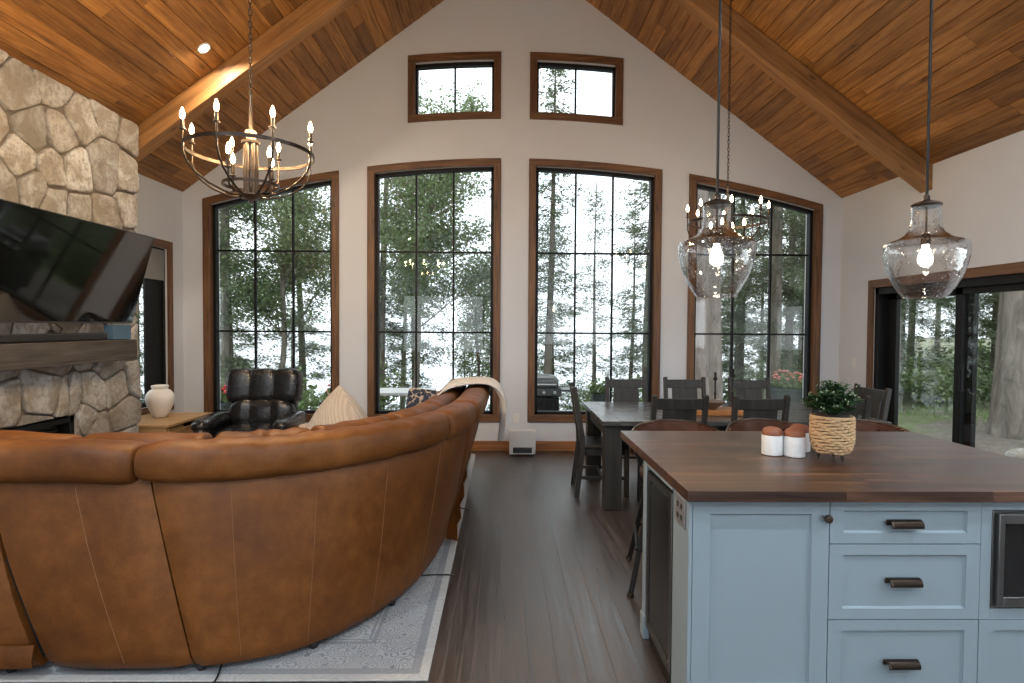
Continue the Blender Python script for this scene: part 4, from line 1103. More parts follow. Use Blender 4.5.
def dchair(lab, grp):
    """origin at the middle of the seat on the floor, the sitter faces +y"""
    t_ = thing('dining_chair', lab, 'chair', (0, 0, 0), 0, grp)
    q = MB(); q.box((-.225, -.20, .435), (.225, .235, .465)); q.build('seat', DW, t_, .008, seg=3)
    q = MB()
    for a in ((-.20, .195, .20, .215), (-.20, -.185, .20, -.165)): q.box((a[0], a[1], .37), (a[2], a[3], .434))
    for x in (-.205, .185): q.box((x, -.165, .37), (x + .02, .195, .434))
    q.build('seat_apron', DW, t_, .002)
    for sx in (-1, 1):
        MB().box((sx * .200 - .021, .178, 0), (sx * .200 + .021, .220, .434)).build('leg', DW, t_, .003)
        q = MB(); pr = [(-.265, 0), (-.215, .43), (-.222, .55), (-.29, .975), (-.252, .985), (-.178, .55), (-.170, .43), (-.222, 0)]
        x0, x1 = sx * .205 - .019, sx * .205 + .019; m = len(pr)
        vs = [(x0, y, z) for y, z in pr] + [(x1, y, z) for y, z in pr]
        q.add(vs, [(0, 1, 6, 7), (1, 2, 5, 6), (2, 3, 4, 5), (15, 14, 9, 8), (14, 13, 10, 9), (13, 12, 11, 10)] + [(i, (i + 1) % m, (i + 1) % m + m, i + m) for i in range(m)], .5)
        q.build('leg', DW, t_, .003)
    B_ = lambda z: -.200 - (z - .55) * .158
    q = MB(); n = 8; vs = []
    for i in range(n + 1):
        x = -.187 + .374 * i / n; c_ = -.012 * math.cos(x / .187 * PI / 2)
        for (z, dy) in ((.865, -.012), (.865, .012), (.955, .012), (.955, -.012)): vs.append((x, B_(z) + dy + c_, z))
    q.add(vs, [(i * 4 + j, i * 4 + (j + 1) % 4, (i + 1) * 4 + (j + 1) % 4, (i + 1) * 4 + j) for i in range(n) for j in range(4)] + [(3, 2, 1, 0), (n * 4, n * 4 + 1, n * 4 + 2, n * 4 + 3)], .5); q.build('top_rail', DW, t_, .004)
    q = MB(); vs = []
    for z in (.50, .865):
        for x, dy in ((-.135, -.008), (.135, -.008), (.135, .008), (-.135, .008)): vs.append((x, B_(z) + dy - (.008 if z > .8 else 0), z))
    q.add(vs, [(0, 3, 2, 1), (4, 5, 6, 7), (0, 1, 5, 4), (1, 2, 6, 5), (2, 3, 7, 6), (3, 0, 4, 7)], .5)
    for x in (-.045, .045): q.bar((x, B_(.51) + .0095, .51), (x, B_(.86) + .0015, .86), .003, .004, (1, 0, 0))
    q.build('splat', DW, t_, .002)
    q = MB(); q.box((-.19, B_(.49) - .012, .475), (.19, B_(.49) + .012, .515)); q.build('lower_rail', DW, t_, .002)
    for sx in (-1, 1): MB().bar((sx * .202, .185, .17), (sx * .202, -.232, .17), .022, .028, (1, 0, 0)).build('stretcher', DW, t_, .002)
    MB().bar((-.19, -.01, .17), (.19, -.01, .17), .022, .022, (0, 1, 0)).build('stretcher', DW, t_, .002)
    return t_
G = 'dark farmhouse chairs round the dining table'
cl = dchair('dark wooden chair at the near end of the table beside the open floor', G); cl.location = (.918, 5.375, 0); cl.rotation_euler = (0, 0, -PI / 2 - .04)
dup(cl, (1.405, 4.86, 0), 0, 'dark wooden chair with its back to the camera, nearest the open floor')
dup(cl, (2.052, 4.86, 0), 0, 'dark wooden chair with its back to the camera, middle of the near row')
dup(cl, (2.70, 4.86, 0), 0, 'dark wooden chair with its back to the camera, behind the potted plant')
dup(cl, (1.325, 5.99, 0), PI, 'dark wooden chair on the window side, under the third gable window')
dup(cl, (1.955, 5.99, 0), PI, 'dark wooden chair on the window side, between the two gable windows')
dup(cl, (2.65, 5.96, 0), PI + .03, 'dark wooden chair on the window side, under the fourth gable window')
dup(cl, (3.19, 5.385, 0), PI / 2 + .08, 'dark wooden chair at the head of the table beside the patio door')
# centrepiece
q = MB(); vs = []; n = 30
for z in (.752, .790):
    for i in range(n):
        a = 2 * PI * i / n; rr_ = 1 + .06 * noise.noise(Vector((math.cos(a) * 2, math.sin(a) * 2, 3))); k = 1 if z < .78 else .975
        vs.append((1.90 + .42 * k * rr_ * math.copysign(abs(math.cos(a)) ** .6, math.cos(a)), 5.18 + .15 * k * rr_ * math.copysign(abs(math.sin(a)) ** .7, math.sin(a)), z))
q.add(vs, [tuple(reversed(range(n))), tuple(range(n, 2 * n))] + [(i, (i + 1) % n, n + (i + 1) % n, n + i) for i in range(n)], .5)
tag(q.build('serving_board', M['board'], bevel=.004), 'orange live-edge wooden board in the middle of the dark dining table', 'serving board')
o = MB().lathe([(.05, 0), (.055, .004), (.060, .01), (.10, .035), (.125, .065), (.130, .072), (.122, .070), (.09, .035), (.04, .016)], n=40).build('bowl', M['bowl']); o.location = (1.86, 5.20, .791)
tag(o, 'shallow grey brown bowl standing on the wooden board', 'bowl')
def candlestick(lab, h, loc):
    t_ = thing('candle_holder', lab, 'candle holder', loc, group='black candle holders')
    MB().lathe([(.042, 0), (.042, .006), (.016, .014), (.009, .03), (.008, h * .45), (.014, h * .5), (.008, h * .55), (.008, h - .03), (.020, h - .02), (.021, h), (.012, h)], n=24).build('stem', M['iron'], t_)
    MB().cyl((0, 0, h - .004), (0, 0, h + .05), .012, .011, 16).build('candle', M['iron'], t_)
    return t_
candlestick('black candle holder, shorter of the two, behind the bowl', .30, (1.985, 5.42, .751))
candlestick('black candle holder, taller of the two, beside the board end', .33, (2.15, 5.42, .751))
q = MB(); q.box((2.06, 5.475, .752), (2.075, 5.575, .83)); q.box((2.0, 5.47, .7515), (2.16, 5.58, .7535))
tag(q.build('napkin_holder', M['white'], bevel=.002), 'small white napkin holder behind the candle holders on the dining table', 'napkin holder')

# ------------------------------------------------------------------ candle chandeliers
def chandelier(lab, loc, ceil, rot):
    t_ = thing('chandelier', lab, 'chandelier', loc, rot, 'bronze candle chandeliers')
    BR = M['bronze']; RO, RI = .345, .150; zi = -.185
    def ring(r, z, a, b):
        pr = [(-a, -b), (a, -b), (a, b), (-a, b)]; N = 72; vs = []
        for i in range(N):
            th = 2 * PI * i / N
            for dr_, dz in pr: vs.append(((r + dr_) * math.cos(th), (r + dr_) * math.sin(th), z + dz))
        return MB().add(vs, [(i * 4 + j, i * 4 + (j + 1) % 4, ((i + 1) % N) * 4 + (j + 1) % 4, ((i + 1) % N) * 4 + j) for i in range(N) for j in range(4)], .5)
    ring(RO, 0, .004, .010).build('outer_ring', BR, t_); ring(RI, zi, .004, .008).build('inner_ring', BR, t_)
    col = MB()
    for k in range(6):
        a = k * PI / 3; col.cyl((.030 * math.cos(a), .030 * math.sin(a), -.235), (.030 * math.cos(a), .030 * math.sin(a), .055), .011, .011, 10)
    col.lathe([(.005, .05), (.048, .052), (.050, .066), (.022, .075), (.022, .10), (.030, .105), (.030, .125), (.012, .135), (.008, .33)], n=24)
    col.lathe([(.004, -.29), (.012, -.285), (.016, -.27), (.035, -.262), (.055, -.245), (.055, -.235), (.005, -.233)], n=24)
    col.build('central_column', M['bronze_lt'], t_)
    def candle(x, y, z, h, arm):
        am_ = MB().tube(arm, .0058, 8).build('arm', BR, t_)
        q = MB(); q.cyl((x, y, z), (x, y, z + h), .0095, .0095, 12); q.lathe([(.006, 0), (.017, .002), (.018, .008), (.012, .012)], (x, y, z - .006), 14); q.build('candle_sleeve', BR, am_)
        MB().lathe([(.004, 0), (.0105, .010), (.0135, .024), (.0115, .040), (.006, .055), (.001, .066)], (x, y, z + h), 12).build('bulb', M['bulb'], am_)
    for k in range(8):
        a = PI / 8 + k * PI / 4; c_, s_ = math.cos(a), math.sin(a)
        prof = [(RO + .006, .06), (RO + .006, 0), (RO + .004, -.06), (RO - .012, -.105), (RO - .05, -.155), (RO - .12, -.205), (RO - .20, -.238), (.09, -.25), (.045, -.245)]
        candle((RO + .006) * c_, (RO + .006) * s_, .06, .050, [(r_ * c_, r_ * s_, z) for r_, z in prof])
    for k in range(4):
        a = PI / 4 + k * PI / 2; c_, s_ = math.cos(a), math.sin(a)
        prof = [(RI, zi + .07), (RI, zi), (RI - .005, zi - .025), (RI - .035, zi - .05), (.05, zi - .055)]
        candle(RI * c_, RI * s_, zi + .07, .07, [(r_ * c_, r_ * s_, z) for r_, z in prof])
    ch = MB(); z = .335; k = 0; top = ceil - loc[2]
    ch.tube([(.010 * math.cos(a), 0, .338 + .010 * math.sin(a)) for a in [2 * PI * i / 12 for i in range(12)]], .003, 5, closed=True)
    while z < top - .03:
        L = .042; pts = []
        for i in range(12):
            a = 2 * PI * i / 12; w_ = .0085 * math.cos(a); h_ = L / 2 * math.sin(a)
            pts.append((w_, 0, z + L / 2 + h_) if k % 2 else (0, w_, z + L / 2 + h_))
        ch.tube(pts, .0028, 5, closed=True); z += L - .008; k += 1
    ch.build('chain', M['iron'], t_)
    MB().lathe([(.004, top - .05), (.02, top - .045), (.058, top - .03), (.062, top + .02), (.062, top + .04)], n=28).build('ceiling_canopy', BR, t_)
    return t_
chandelier('round bronze candle chandelier over the sofa beside the chimney', (-1.458, 3.42, 2.507), ceil_z(-1.458), .32)
chandelier('round bronze candle chandelier over the dining table behind the hanging glass lamp', (2.055, 5.37, 2.485), ceil_z(2.055), .12)

# ------------------------------------------------------------------ glass pendants over the island
def pendant(lab, loc):
    t_ = thing('pendant_light', lab, 'pendant lamp', loc, 0, 'seeded glass pendants over the island')
    top = ceil_z(loc[0]) - loc[2]
    MB().lathe([(.060, .425), (.0635, .43), (.0635, .438), (.052, .446), (.030, .452), (.014, .458), (.013, .478), (.0065, .485)], n=32).build('cap', M['bronze'], t_)
    MB().cyl((0, 0, .48), (0, 0, top), .0065, .0065, 12).build('rod', M['iron'], t_)
    MB().lathe([(.004, top - .03), (.055, top - .022), (.062, top + .02), (.062, top + .05)], n=24).build('ceiling_canopy', M['bronze'], t_)
    sk = MB(); sk.cyl((0, 0, .30), (0, 0, .43), .005, .005, 8); sk.lathe([(.006, .305), (.016, .30), (.0205, .285), (.0205, .250), (.016, .248)], n=20); sk.build('socket', M['bronze'], t_)
    MB().lathe([(.013, .248), (.014, .235), (.022, .215), (.029, .195), (.031, .178), (.027, .160), (.015, .148), (.002, .145)], n=24).build('bulb', M['bulb_white'], t_)
    out = [(.062, .428), (.0615, .40), (.0625, .355), (.068, .325), (.085, .297), (.115, .277), (.150, .265), (.166, .257), (.172, .244), (.173, .215), (.170, .18), (.160, .135), (.142, .090), (.118, .045), (.098, .015), (.088, .0)]
    gl = MB(); prof = out + [(r_ - .004, z + .001) for r_, z in reversed(out)]
    gl.lathe(prof, n=56, cap=False); vs = gl.build('glass_shade', M['seeded'], t_, smooth=70)
    MB().tube([(.0865 * math.cos(a), .0865 * math.sin(a), .001) for a in [2 * PI * i / 48 for i in range(48)]], .0035, 8, closed=True).build('shade_rim', M['seeded'], t_)
    return t_
pendant('seeded glass bell pendant above the near half of the island', (1.003, 2.75, 1.664))
pendant('seeded glass bell pendant above the outer half of the island, by the patio door', (1.998, 2.75, 1.668))

# ------------------------------------------------------------------ recessed ceiling lights: one in view, the rest added as fill
CANS = [(-2.658, 5.281), (-2.658, 3.0), (2.93, 3.0), (-2.658, .8), (2.93, .8), (-1.2, -1.2), (1.48, -1.2), (-2.66, -2.2), (2.93, -2.2), (-.9, -3.2), (1.2, -3.2)]
for i, (x, y) in enumerate(CANS):
    s = 1 if x < XC else -1; z = ceil_z(x)
    lab = 'small round recessed ceiling light beside the timber beam' if i == 0 else 'round recessed fill light added over the kitchen side of the room'
    if i: t_ = thing('recessed_and_fill_light', lab, 'ceiling light', (x, y, z - .001), group='added fill lights above the kitchen')
    else: t_ = thing('recessed_and_fill_light', lab, 'ceiling light', (x, y, z - .001))
    t_.rotation_euler = (0, -s * TH, 0)
    MB().lathe([(.045, .006), (.047, -.004), (.060, -.005), (.063, .001), (.062, .006)], n=32, cap=False).build('trim_ring', M['white'], t_)
    MB().lathe([(.001, -.0005), (.044, -.0005), (.044, .004), (.001, .004)], n=28).build('lens', M['can'], t_)
def SPOTS(light):
    for (cx, cy, cz, rot, e) in ((-1.458, 3.42, 2.507, .32, L_CH1), (2.055, 5.37, 2.485, .12, L_CH2)):
        for k in range(8):
            a = PI / 8 + k * PI / 4 + rot
            light('candle_bulb_light', 'POINT', (cx + .351 * math.cos(a), cy + .351 * math.sin(a), cz + .185), e, (1., .68, .36), shadow_soft_size=.012)
    for i, (x, y) in enumerate(CANS):
        z = ceil_z(x); s = 1 if x < XC else -1
        e = L_CAN0 if i == 0 else (L_CAN_FILL if y < 2 else L_CAN_MID_FILL)
        light('can_and_fill_light', 'AREA', (x + s * .012, y, z - .02), e, (1., .80, .58) if i < 2 else (.80, .91, 1.), rot=(0, -s * TH * .5, 0), shape='DISK', size=.085, spread=math.radians(170))  # all after the first are added fill, mostly tinted like daylight

# ------------------------------------------------------------------ outdoors
def gz(x, y):
    """lawn level near the house, falling away to the lake beyond the deck"""
    h = -.42 + .10 * noise.noise(Vector((x * .35, y * .35, 2)))
    if x < 5: 
        pass
    d = max(0, y - 11.3 - 1.3 * max(0, x - 4.5)); h -= min(8.5, .25 * d + .03 * d * d)
    r_ = max(0, x - 6.5); h += min(.28, r_ * .12) + .012 * max(0, x - 9)
    return h
def grassmat():
    t = NT('forest_lawn')
    n = t.noise(t.map(), 1.1, 5, .7); n2 = t.noise(t.map(), 9, 5, .8)
    col = t.ramp(n2, [(.3, (.10, .135, .05)), (.5, (.18, .22, .10)), (.7, (.28, .31, .17))])
    dirt = t.ramp(n2, [(.3, (.14, .115, .09)), (.7, (.28, .25, .215))])
    col = t.mix(t.ramp(n, [(.47, 0.), (.56, 1.)]), col, dirt)
    x, y, z = t.sep(t.co())
    dd = t.math('SQRT', t.math('ADD', t.math('POWER', t.math('SUBTRACT', x, 8.2), 2.), t.math('POWER', t.math('SUBTRACT', y, 8.0), 2.)))
    near = t.ramp(t.math('ADD', dd, t.math('MULTIPLY', n, 1.6)), [(.0, 1.), (.9, 1.), (1., 0.)])
    near = t.math('SUBTRACT', 1., t.math('SUBTRACT', t.math('ADD', dd, t.math('MULTIPLY', n, 2.)), 2.6), clamp=True)
    col = t.mix(near, col, dirt)
    t.bsdf(col, .95, 0, t.bump(n2, 1., .05)); return t.m
GX, GY = 84, 84; vs = []; 
xs = [-45 + 100 * i / GX for i in range(GX + 1)]; ys = [-25 + 100 * j / GY for j in range(GY + 1)]
def inroom(x, y): return XL - .25 < x < XR + .25 and YB - .25 < y < YF + .25
for y in ys:
    for x in xs: vs.append((x, y, gz(x, y)))
mb = MB().add(vs, [(j * (GX + 1) + i, j * (GX + 1) + i + 1, (j + 1) * (GX + 1) + i + 1, (j + 1) * (GX + 1) + i) for j in range(GY) for i in range(GX)], .5)
kind(mb.build('ground', grassmat(), smooth=180))
t = NT('pale_lake_water'); t.bsdf((.55, .61, .65), .15, 0, t.bump(t.noise(t.map((1, 1, 1)), .8, 3), .15, .05)); 
kind(MB().box((-400, 15, -7.0), (400, 1500, -6.6)).build('lake', t.m, smooth=0))
# deck along the gable wall
q = MB(); y = YF + WT + .02
while y < 10.2: q.box((-5.2, y, -.17), (5.0, y + .135, -.13), tone=R.random()); y += .141
kind(q.build('floor_deck', wood('weathered_deck_boards', (.12, .10, .085), (.20, .17, .145), (.28, .25, .22), 'X', .6, .8, knots=False), smooth=0))
q = MB(); q.box((-5.2, YF + WT + .02, -.42), (5.0, 10.2, -.175)); kind(q.build('slab_deck', M['mortar'], smooth=0))

bark = NT('grey_bark'); v = bark.map((1, 1, .22)); nn = bark.noise(v, 7, 6, .7, .8); bark.bsdf(bark.ramp(nn, [(.35, (.12, .105, .085)), (.5, (.21, .185, .155)), (.68, (.32, .285, .24))]), .95, 0, bark.bump(nn, 1., .06)); BARK = bark.m
bk2 = NT('pinkish_bark'); v = bk2.map((1, 1, .3)); nn = bk2.noise(v, 8, 5, .7, .5); bk2.bsdf(bk2.ramp(nn, [(.3, (.15, .115, .10)), (.5, (.26, .22, .195)), (.7, (.35, .31, .28))]), .9, 0, bk2.bump(nn, .8, .03)); BARK2 = bk2.m
NEEDLE = leafmat('fir_needles', (.12, .155, .085), (.26, .31, .185), .5)
NEEDLE2 = leafmat('pale_fir_needles', (.19, .225, .15), (.34, .385, .27), .5)
BROAD = leafmat('birch_leaves', (.14, .21, .085), (.30, .385, .19), .5)
UNDER = leafmat('undergrowth_leaves', (.11, .165, .06), (.26, .34, .145), .45)

def conifer_mesh(name, H, r0, first, lmax, seed, den=1., mat=NEEDLE, bm=BARK, nl=.16, droop=.35):
    rr = random.Random(seed); t_ = bpy.data.objects.new(name, None); C.objects.link(t_)
    lean = (rr.uniform(-.02, .02), rr.uniform(-.02, .02))
    pts = [(lean[0] * z + .03 * math.sin(z * .7 + seed), lean[1] * z, z) for z in [H * i / 14 for i in range(15)]]
    P = lambda z: Vector((lean[0] * z + .03 * math.sin(z * .7 + seed), lean[1] * z, z))
    rs = [max(.012, r0 * (1 - i / 14) ** .85 * (1.25 if i == 0 else 1)) for i in range(15)]
    MB().tube(pts, rs, 12).build('trunk', bm, t_)
    br = MB(); fo = MB(); z = first
    while z < H - .15:
        a = (z - first) / (H - first); L0 = lmax * (1 - a) ** .8 * (.55 + .45 * min(1, a * 5 + .3)) + .12
        for k in range(rr.randint(3, 5) if a > .12 else rr.randint(2, 3)):
            th = rr.uniform(0, 2 * PI); L = L0 * rr.uniform(.45, 1.15); p = P(z + rr.uniform(-.14, .14)); up_ = .35 - droop * (1 - a) * rr.uniform(.3, 2.0)
            dx, dy = math.cos(th), math.sin(th); seg = []
            for i in range(5):
                s = i / 4; seg.append(p + Vector((dx * L * s, dy * L * s, L * (up_ * s - .35 * s * s + .22 * s ** 3))))
            br.tube(seg, [.002 + .006 * (1 - i / 4) * min(1, L) for i in range(5)], 4)
            nt_ = max(3, int(L / .095 * den))
            for j in range(nt_):
                if rr.random() < .12: continue
                s = min(1, .22 + .82 * (j + rr.random()) / nt_); i = min(3, int(s * 4)); q = seg[i].lerp(seg[i + 1], s * 4 - i)
                sp = .09 + .08 * rr.random()
                for _ in range(17):
                    c_ = q + Vector((rr.gauss(0, sp), rr.gauss(0, sp), rr.gauss(-.05, sp * .55)))
                    w = nl * rr.uniform(.6, 1.2); ang = th + rr.gauss(0, .9)
                    d = Vector((math.cos(ang), math.sin(ang), rr.uniform(-.7, .25))).normalized(); s2 = Vector((-d.y, d.x, rr.uniform(-.6, .6))).normalized() * w * .17
                    fo.add([c_, c_ + d * w * .45 - s2, c_ + d * w, c_ + d * w * .45 + s2], [(0, 1, 2, 3)], rr.random())
        z += rr.uniform(.17, .42) * (1 if a > .1 else 1.3) / max(.8, den ** .3)
    br.build('branches', bm, t_, smooth=0); o = fo.build('needle_foliage', mat, t_, smooth=0); 
    for c_ in t_.children:
        if c_.name.split('.')[0] in ('branches', 'needle_foliage'): c_['kind'] = 'stuff'
    return t_
def broad_mesh(name, H, r0, seed, lab=None, nleaf=9000, ls=.09, spread=2.2, first=1.6, mat=BROAD, bm=BARK):
    rr = random.Random(seed); t_ = bpy.data.objects.new(name, None); C.objects.link(t_); br = MB(); tips = []
    def grow(p, d, L, r, lev):
        n = 5; pts = [p]; q = p.copy(); dd = d.copy()
        for i in range(n):
            dd = (dd + Vector((rr.uniform(-.22, .22), rr.uniform(-.22, .22), rr.uniform(-.05, .16)))).normalized(); q = q + dd * L / n; pts.append(q.copy())
            if lev >= 2: tips.append(q.copy())
        br.tube(pts, [r * (1 - .55 * i / n) for i in range(n + 1)], 6 if lev else 10)
        if lev < 3:
            for i in range(1, n + 1):
                for _ in range(2 if lev else 3):
                    if lev == 0 and pts[i].z < first: continue
                    th = rr.uniform(0, 2 * PI); k = rr.uniform(.5, 1.1)
                    nd = (dd * .45 + Vector((math.cos(th) * k, math.sin(th) * k, rr.uniform(-.1, .55)))).normalized()
                    grow(pts[i], nd, L * (.27 if lev == 0 else .6) * rr.uniform(.7, 1.2), r * (.28 if lev == 0 else .45), lev + 1)
    grow(Vector((0, 0, 0)), Vector((0, 0, 1)), H, r0, 0)
    br.build('trunk', bm, t_); fo = MB()
    for i in range(nleaf):
        c_ = rr.choice(tips) + Vector((rr.gauss(0, .14), rr.gauss(0, .14), rr.gauss(0, .12))); d = Vector((rr.uniform(-1, 1), rr.uniform(-1, 1), rr.uniform(-.8, .5))).normalized(); s = d.orthogonal().normalized(); s = s * math.cos(i) + d.cross(s) * math.sin(i); w = ls * rr.uniform(.6, 1.2)
        fo.add([c_, c_ + d * w * .5 + s * w * .33, c_ + d * w, c_ + d * w * .5 - s * w * .33], [(0, 1, 2, 3)], rr.random())
    o = fo.build('leaves', mat, t_, smooth=0); o['kind'] = 'stuff'
    return t_
def put(t_, x, y, lab, cat, group=None, rz=None, s=1., z=None):
    t_.location = (x, y, (gz(x, y) if z is None else z) - .05); t_.rotation_euler = (0, 0, R.uniform(0, 6) if rz is None else rz); t_.scale = (s, s, s); tag(t_, lab, cat, group); return t_
def again(src, *a, **k): return put(copy_tree(src), *a, **k)

TA = conifer_mesh('conifer_tree', 11, .12, 1.4, 1.2, 1, nl=.13)
TB = conifer_mesh('conifer_tree', 13, .14, 2.2, 1.5, 2, .9, NEEDLE2, nl=.14)
TC = conifer_mesh('conifer_tree', 9, .09, 1.2, 1.0, 3, 1., NEEDLE2, nl=.11)
TD = conifer_mesh('conifer_tree', 14, .17, 1.5, 2.5, 4, .9, NEEDLE, nl=.15, droop=.5)
TE = conifer_mesh('bare_trunk_tree', 15, .17, 5.5, 1.8, 5, .8, NEEDLE2, BARK2)
DA = broad_mesh('birch_tree', 6.6, .085, 6, nleaf=27000)
DB = broad_mesh('birch_tree', 5.2, .06, 9, nleaf=9000, ls=.085)
# trees that can be told apart
put(DA, -1.95, 12.6, 'leafy green tree filling the middle of the second gable window', 'tree', rz=.4, s=.87)
put(TB, -3.0, 14.2, 'conifer with straight bare trunk at the edge of the second gable window', 'tree', s=.86)
put(TC, 2.85, 18.5, 'slender pointed conifer with its tip below the top of the third gable window', 'tree', s=1.1)
put(TA, 1.05, 14.0, 'narrow conifer reaching up into the right hand upper gable window', 'tree', s=.92)
again(TB, 4.05, 16.5, 'tall pale conifer beside the frame of the third gable window', 'tree', s=1.02)
put(TE, 3.75, 11.0, 'bare pinkish trunk just outside the fourth gable window', 'tree', rz=1)
again(TE, 4.45, 12.2, 'second bare trunk seen beside the hanging lamp in the fourth window', 'tree', s=.95, rz=3)
put(TD, 6.3, 13.6, 'conifer with long drooping boughs across the fourth gable window', 'tree', rz=2)
again(DB if False else DA, -4.9, 13.5, 'leafy green tree behind the recliner window', 'tree', rz=2.2, s=.9)
again(TD, -6.2, 13.2, 'dark full conifer in the recliner window beside the chandelier', 'tree', rz=4, s=.85)
put(DB, -.55, 15.5, 'small leafy tree low in the second gable window next to the frame', 'tree', s=.85)
again(TA, -2.25, 15.3, 'conifer whose crooked tip shows in the left hand upper gable window', 'tree', s=.94)
# the big trunk outside the patio door
bt = bpy.data.objects.new('large_tree', None); C.objects.link(bt)
pts = [(0.03 * z, .01 * z, z) for z in [0, .15, .5, 1.2, 2.5, 4, 7, 11]]; rs = [.52, .45, .395, .36, .33, .31, .26, .2]
MB().tube(pts, rs, 28).build('trunk', BARK, bt)
q = MB(); fo = MB()
for k in range(26):
    a = R.uniform(0, 2 * PI); z = R.uniform(3.8, 10.5); L = R.uniform(1.5, 3); seg = [Vector((.03 * z + math.cos(a) * L * s, math.sin(a) * L * s, z - .3 * L * s * s)) for s in (0, .33, .66, 1)]
    q.tube(seg, [.035, .025, .016, .006], 5)
    for j in range(60):
        s = R.uniform(.2, 1) * 2.999; p = seg[int(s)].lerp(seg[int(s) + 1], s - int(s)); b = R.uniform(0, 2 * PI); d = Vector((math.cos(b), math.sin(b), R.uniform(-.5, .1))); w_ = Vector((-d.y, d.x, 0)) * .03
        fo.add([p, p + d * .11 - w_, p + d * .22, p + d * .11 + w_], [(0, 1, 2, 3)], R.random())
kind(q.build('branches', BARK, bt), 'stuff'); kind(fo.build('needle_foliage', NEEDLE, bt, smooth=0), 'stuff')
put(bt, 8.40, 9.35, 'thick grey tree trunk standing close outside the patio door', 'tree', rz=0, z=gz(8.4, 9.35) - .25)
again(TD, 10.9, 13.6, 'dark conifer behind the thick trunk outside the patio door', 'tree', s=.9)
again(TB, 9.1, 13.4, 'pale conifer in the first pane of the patio door', 'tree', s=.8)
# forest beyond
G2 = 'conifers of the forest around the house'; L2 = 'conifer standing deep in the forest behind the nearer trees'
srcs = [TA, TB, TC, TD, TE]; rr = random.Random(12); placed = [(o_.location.x, o_.location.y) for o_ in bpy.data.objects if o_.get('category') == 'tree']
forest = [(-7.6, 15.5), (-8.6, 17.5), (-5.8, 17.2), (-4.4, 18.8), (-9.9, 20.5), (-7.4, 20.6), (-3.6, 20.8), (-5.2, 23.5), (-10.2, 15.2), (-11.2, 18.0), (-12.2, 14.6), (-9.0, 12.8), (-9.2, 14.0), (-13.5, 17.0), (-8.2, 11.6), (-12.0, 21.0),
    (.4, 20.5), (2.0, 23.0), (4.6, 21.5), (5.9, 18.4), (3.3, 25.5), (-1.4, 24.5),
    (5.6, 15.8), (7.6, 15.4), (7.2, 17.6), (8.8, 17.0), (7.9, 20.2), (9.9, 19.4), (6.6, 21.8), (11.2, 16.5), (12.4, 18.2), (12.9, 15.0), (14.2, 16.6), (13.6, 12.6), (15.2, 13.8), (16.5, 16.0), (10.6, 22.5), (14.0, 21.0), (17.2, 19.4), (12.6, 24.4), (18.8, 22.0), (11.9, 12.0), (16.2, 11.0), (18.5, 14.0), (19.8, 17.8), (9.6, 15.6), (17, 25), (20.5, 26), (23, 21), (24.5, 25), (15, 28), (19, 30), (22.5, 30), (27, 28), (26, 22), (22, 16.5), (25.5, 18.5), (12.5, 28), (29.5, 24.5), (16.2, 23), (21.2, 19.6), (10.4, 26)]
for i, (x, y) in enumerate(forest):
    again(srcs[rr.randrange(4) if x > 5 else rr.choice((0, 1, 1, 2, 3, 4))], x, y, L2, 'tree', G2, rz=rr.uniform(0, 6), s=rr.uniform(.72, 1.05))
# undergrowth
def bush(seed, r_, h_, n=1500, ls=.10, mat=UNDER):
    rr = random.Random(seed); t_ = bpy.data.objects.new('leafy_shrub', None); C.objects.link(t_); st_ = MB(); fo = MB()
    for k in range(16):
        a = rr.uniform(0, 2 * PI); k_ = rr.uniform(.2, 1); tip = Vector((math.cos(a) * r_ * k_, math.sin(a) * r_ * k_, h_ * (1 - .4 * k_) * rr.uniform(.7, 1))); st_.tube([Vector((0, 0, 0)), tip * .5 + Vector((0, 0, .1)), tip], [.012, .008, .004], 4)
        for j in range(n // 16):
            s = rr.uniform(.25, 1.05); c_ = tip * s + Vector((rr.gauss(0, .12), rr.gauss(0, .12), rr.gauss(0, .1))); c_.z = max(.03, c_.z); d = Vector((rr.uniform(-1, 1), rr.uniform(-1, 1), rr.uniform(-.3, .8))).normalized(); s_ = d.orthogonal().normalized(); w = ls * rr.uniform(.6, 1.2)
            fo.add([c_, c_ + d * w * .5 + s_ * w * .3, c_ + d * w, c_ + d * w * .5 - s_ * w * .3], [(0, 1, 2, 3)], rr.random())
    st_.build('stems', BARK, t_)['kind'] = 'stuff'; fo.build('leaves', mat, t_, smooth=0)['kind'] = 'stuff'; return t_
B1 = bush(1, 1.0, 1.1); B2 = bush(2, .8, .7, 1100, .08); B3 = bush(3, 1.3, 1.6, 2200, .11)
LB, GB = 'leafy green shrub in the undergrowth at the edge of the forest', 'shrubs at the forest edge'
first = {id(b): True for b in (B1, B2, B3)}
spots = [(10.6, 14.6), (12.0, 14.4), (9.2, 15.4), (13.2, 13.6), (11.4, 13.0), (14.2, 14.8), (12.8, 16.6), (15.0, 12.4), (8.2, 16.2), (10.2, 17.2), (15.8, 14.6), (16.8, 12.6), (14.0, 18.4), (13.9, 11.6), (17.6, 16.4), (7.0, 16.4), (11.6, 18.6), (15.9, 17.8), (6.6, 14.9), (-7.2, 12.9), (-8.8, 15.6), (-6.4, 15.2), (-10.4, 13.4), (-3.4, 13.0), (-.9, 13.3), (-4.0, 15.6), (3.2, 14.2), (2.1, 13.2), (-9.6, 11.6), (-10.8, 12.2), (9.9, 12.9), (-2.4, 17.4), (-7.9, 18.2)]
for i, (x, y) in enumerate(spots):
    src = (B1, B2, B3)[i % 3]
    if first[id(src)]: first[id(src)] = False; put(src, x, y, LB, 'shrub', GB)
    else: again(src, x, y, LB, 'shrub', GB, s=rr.uniform(.8, 1.25))
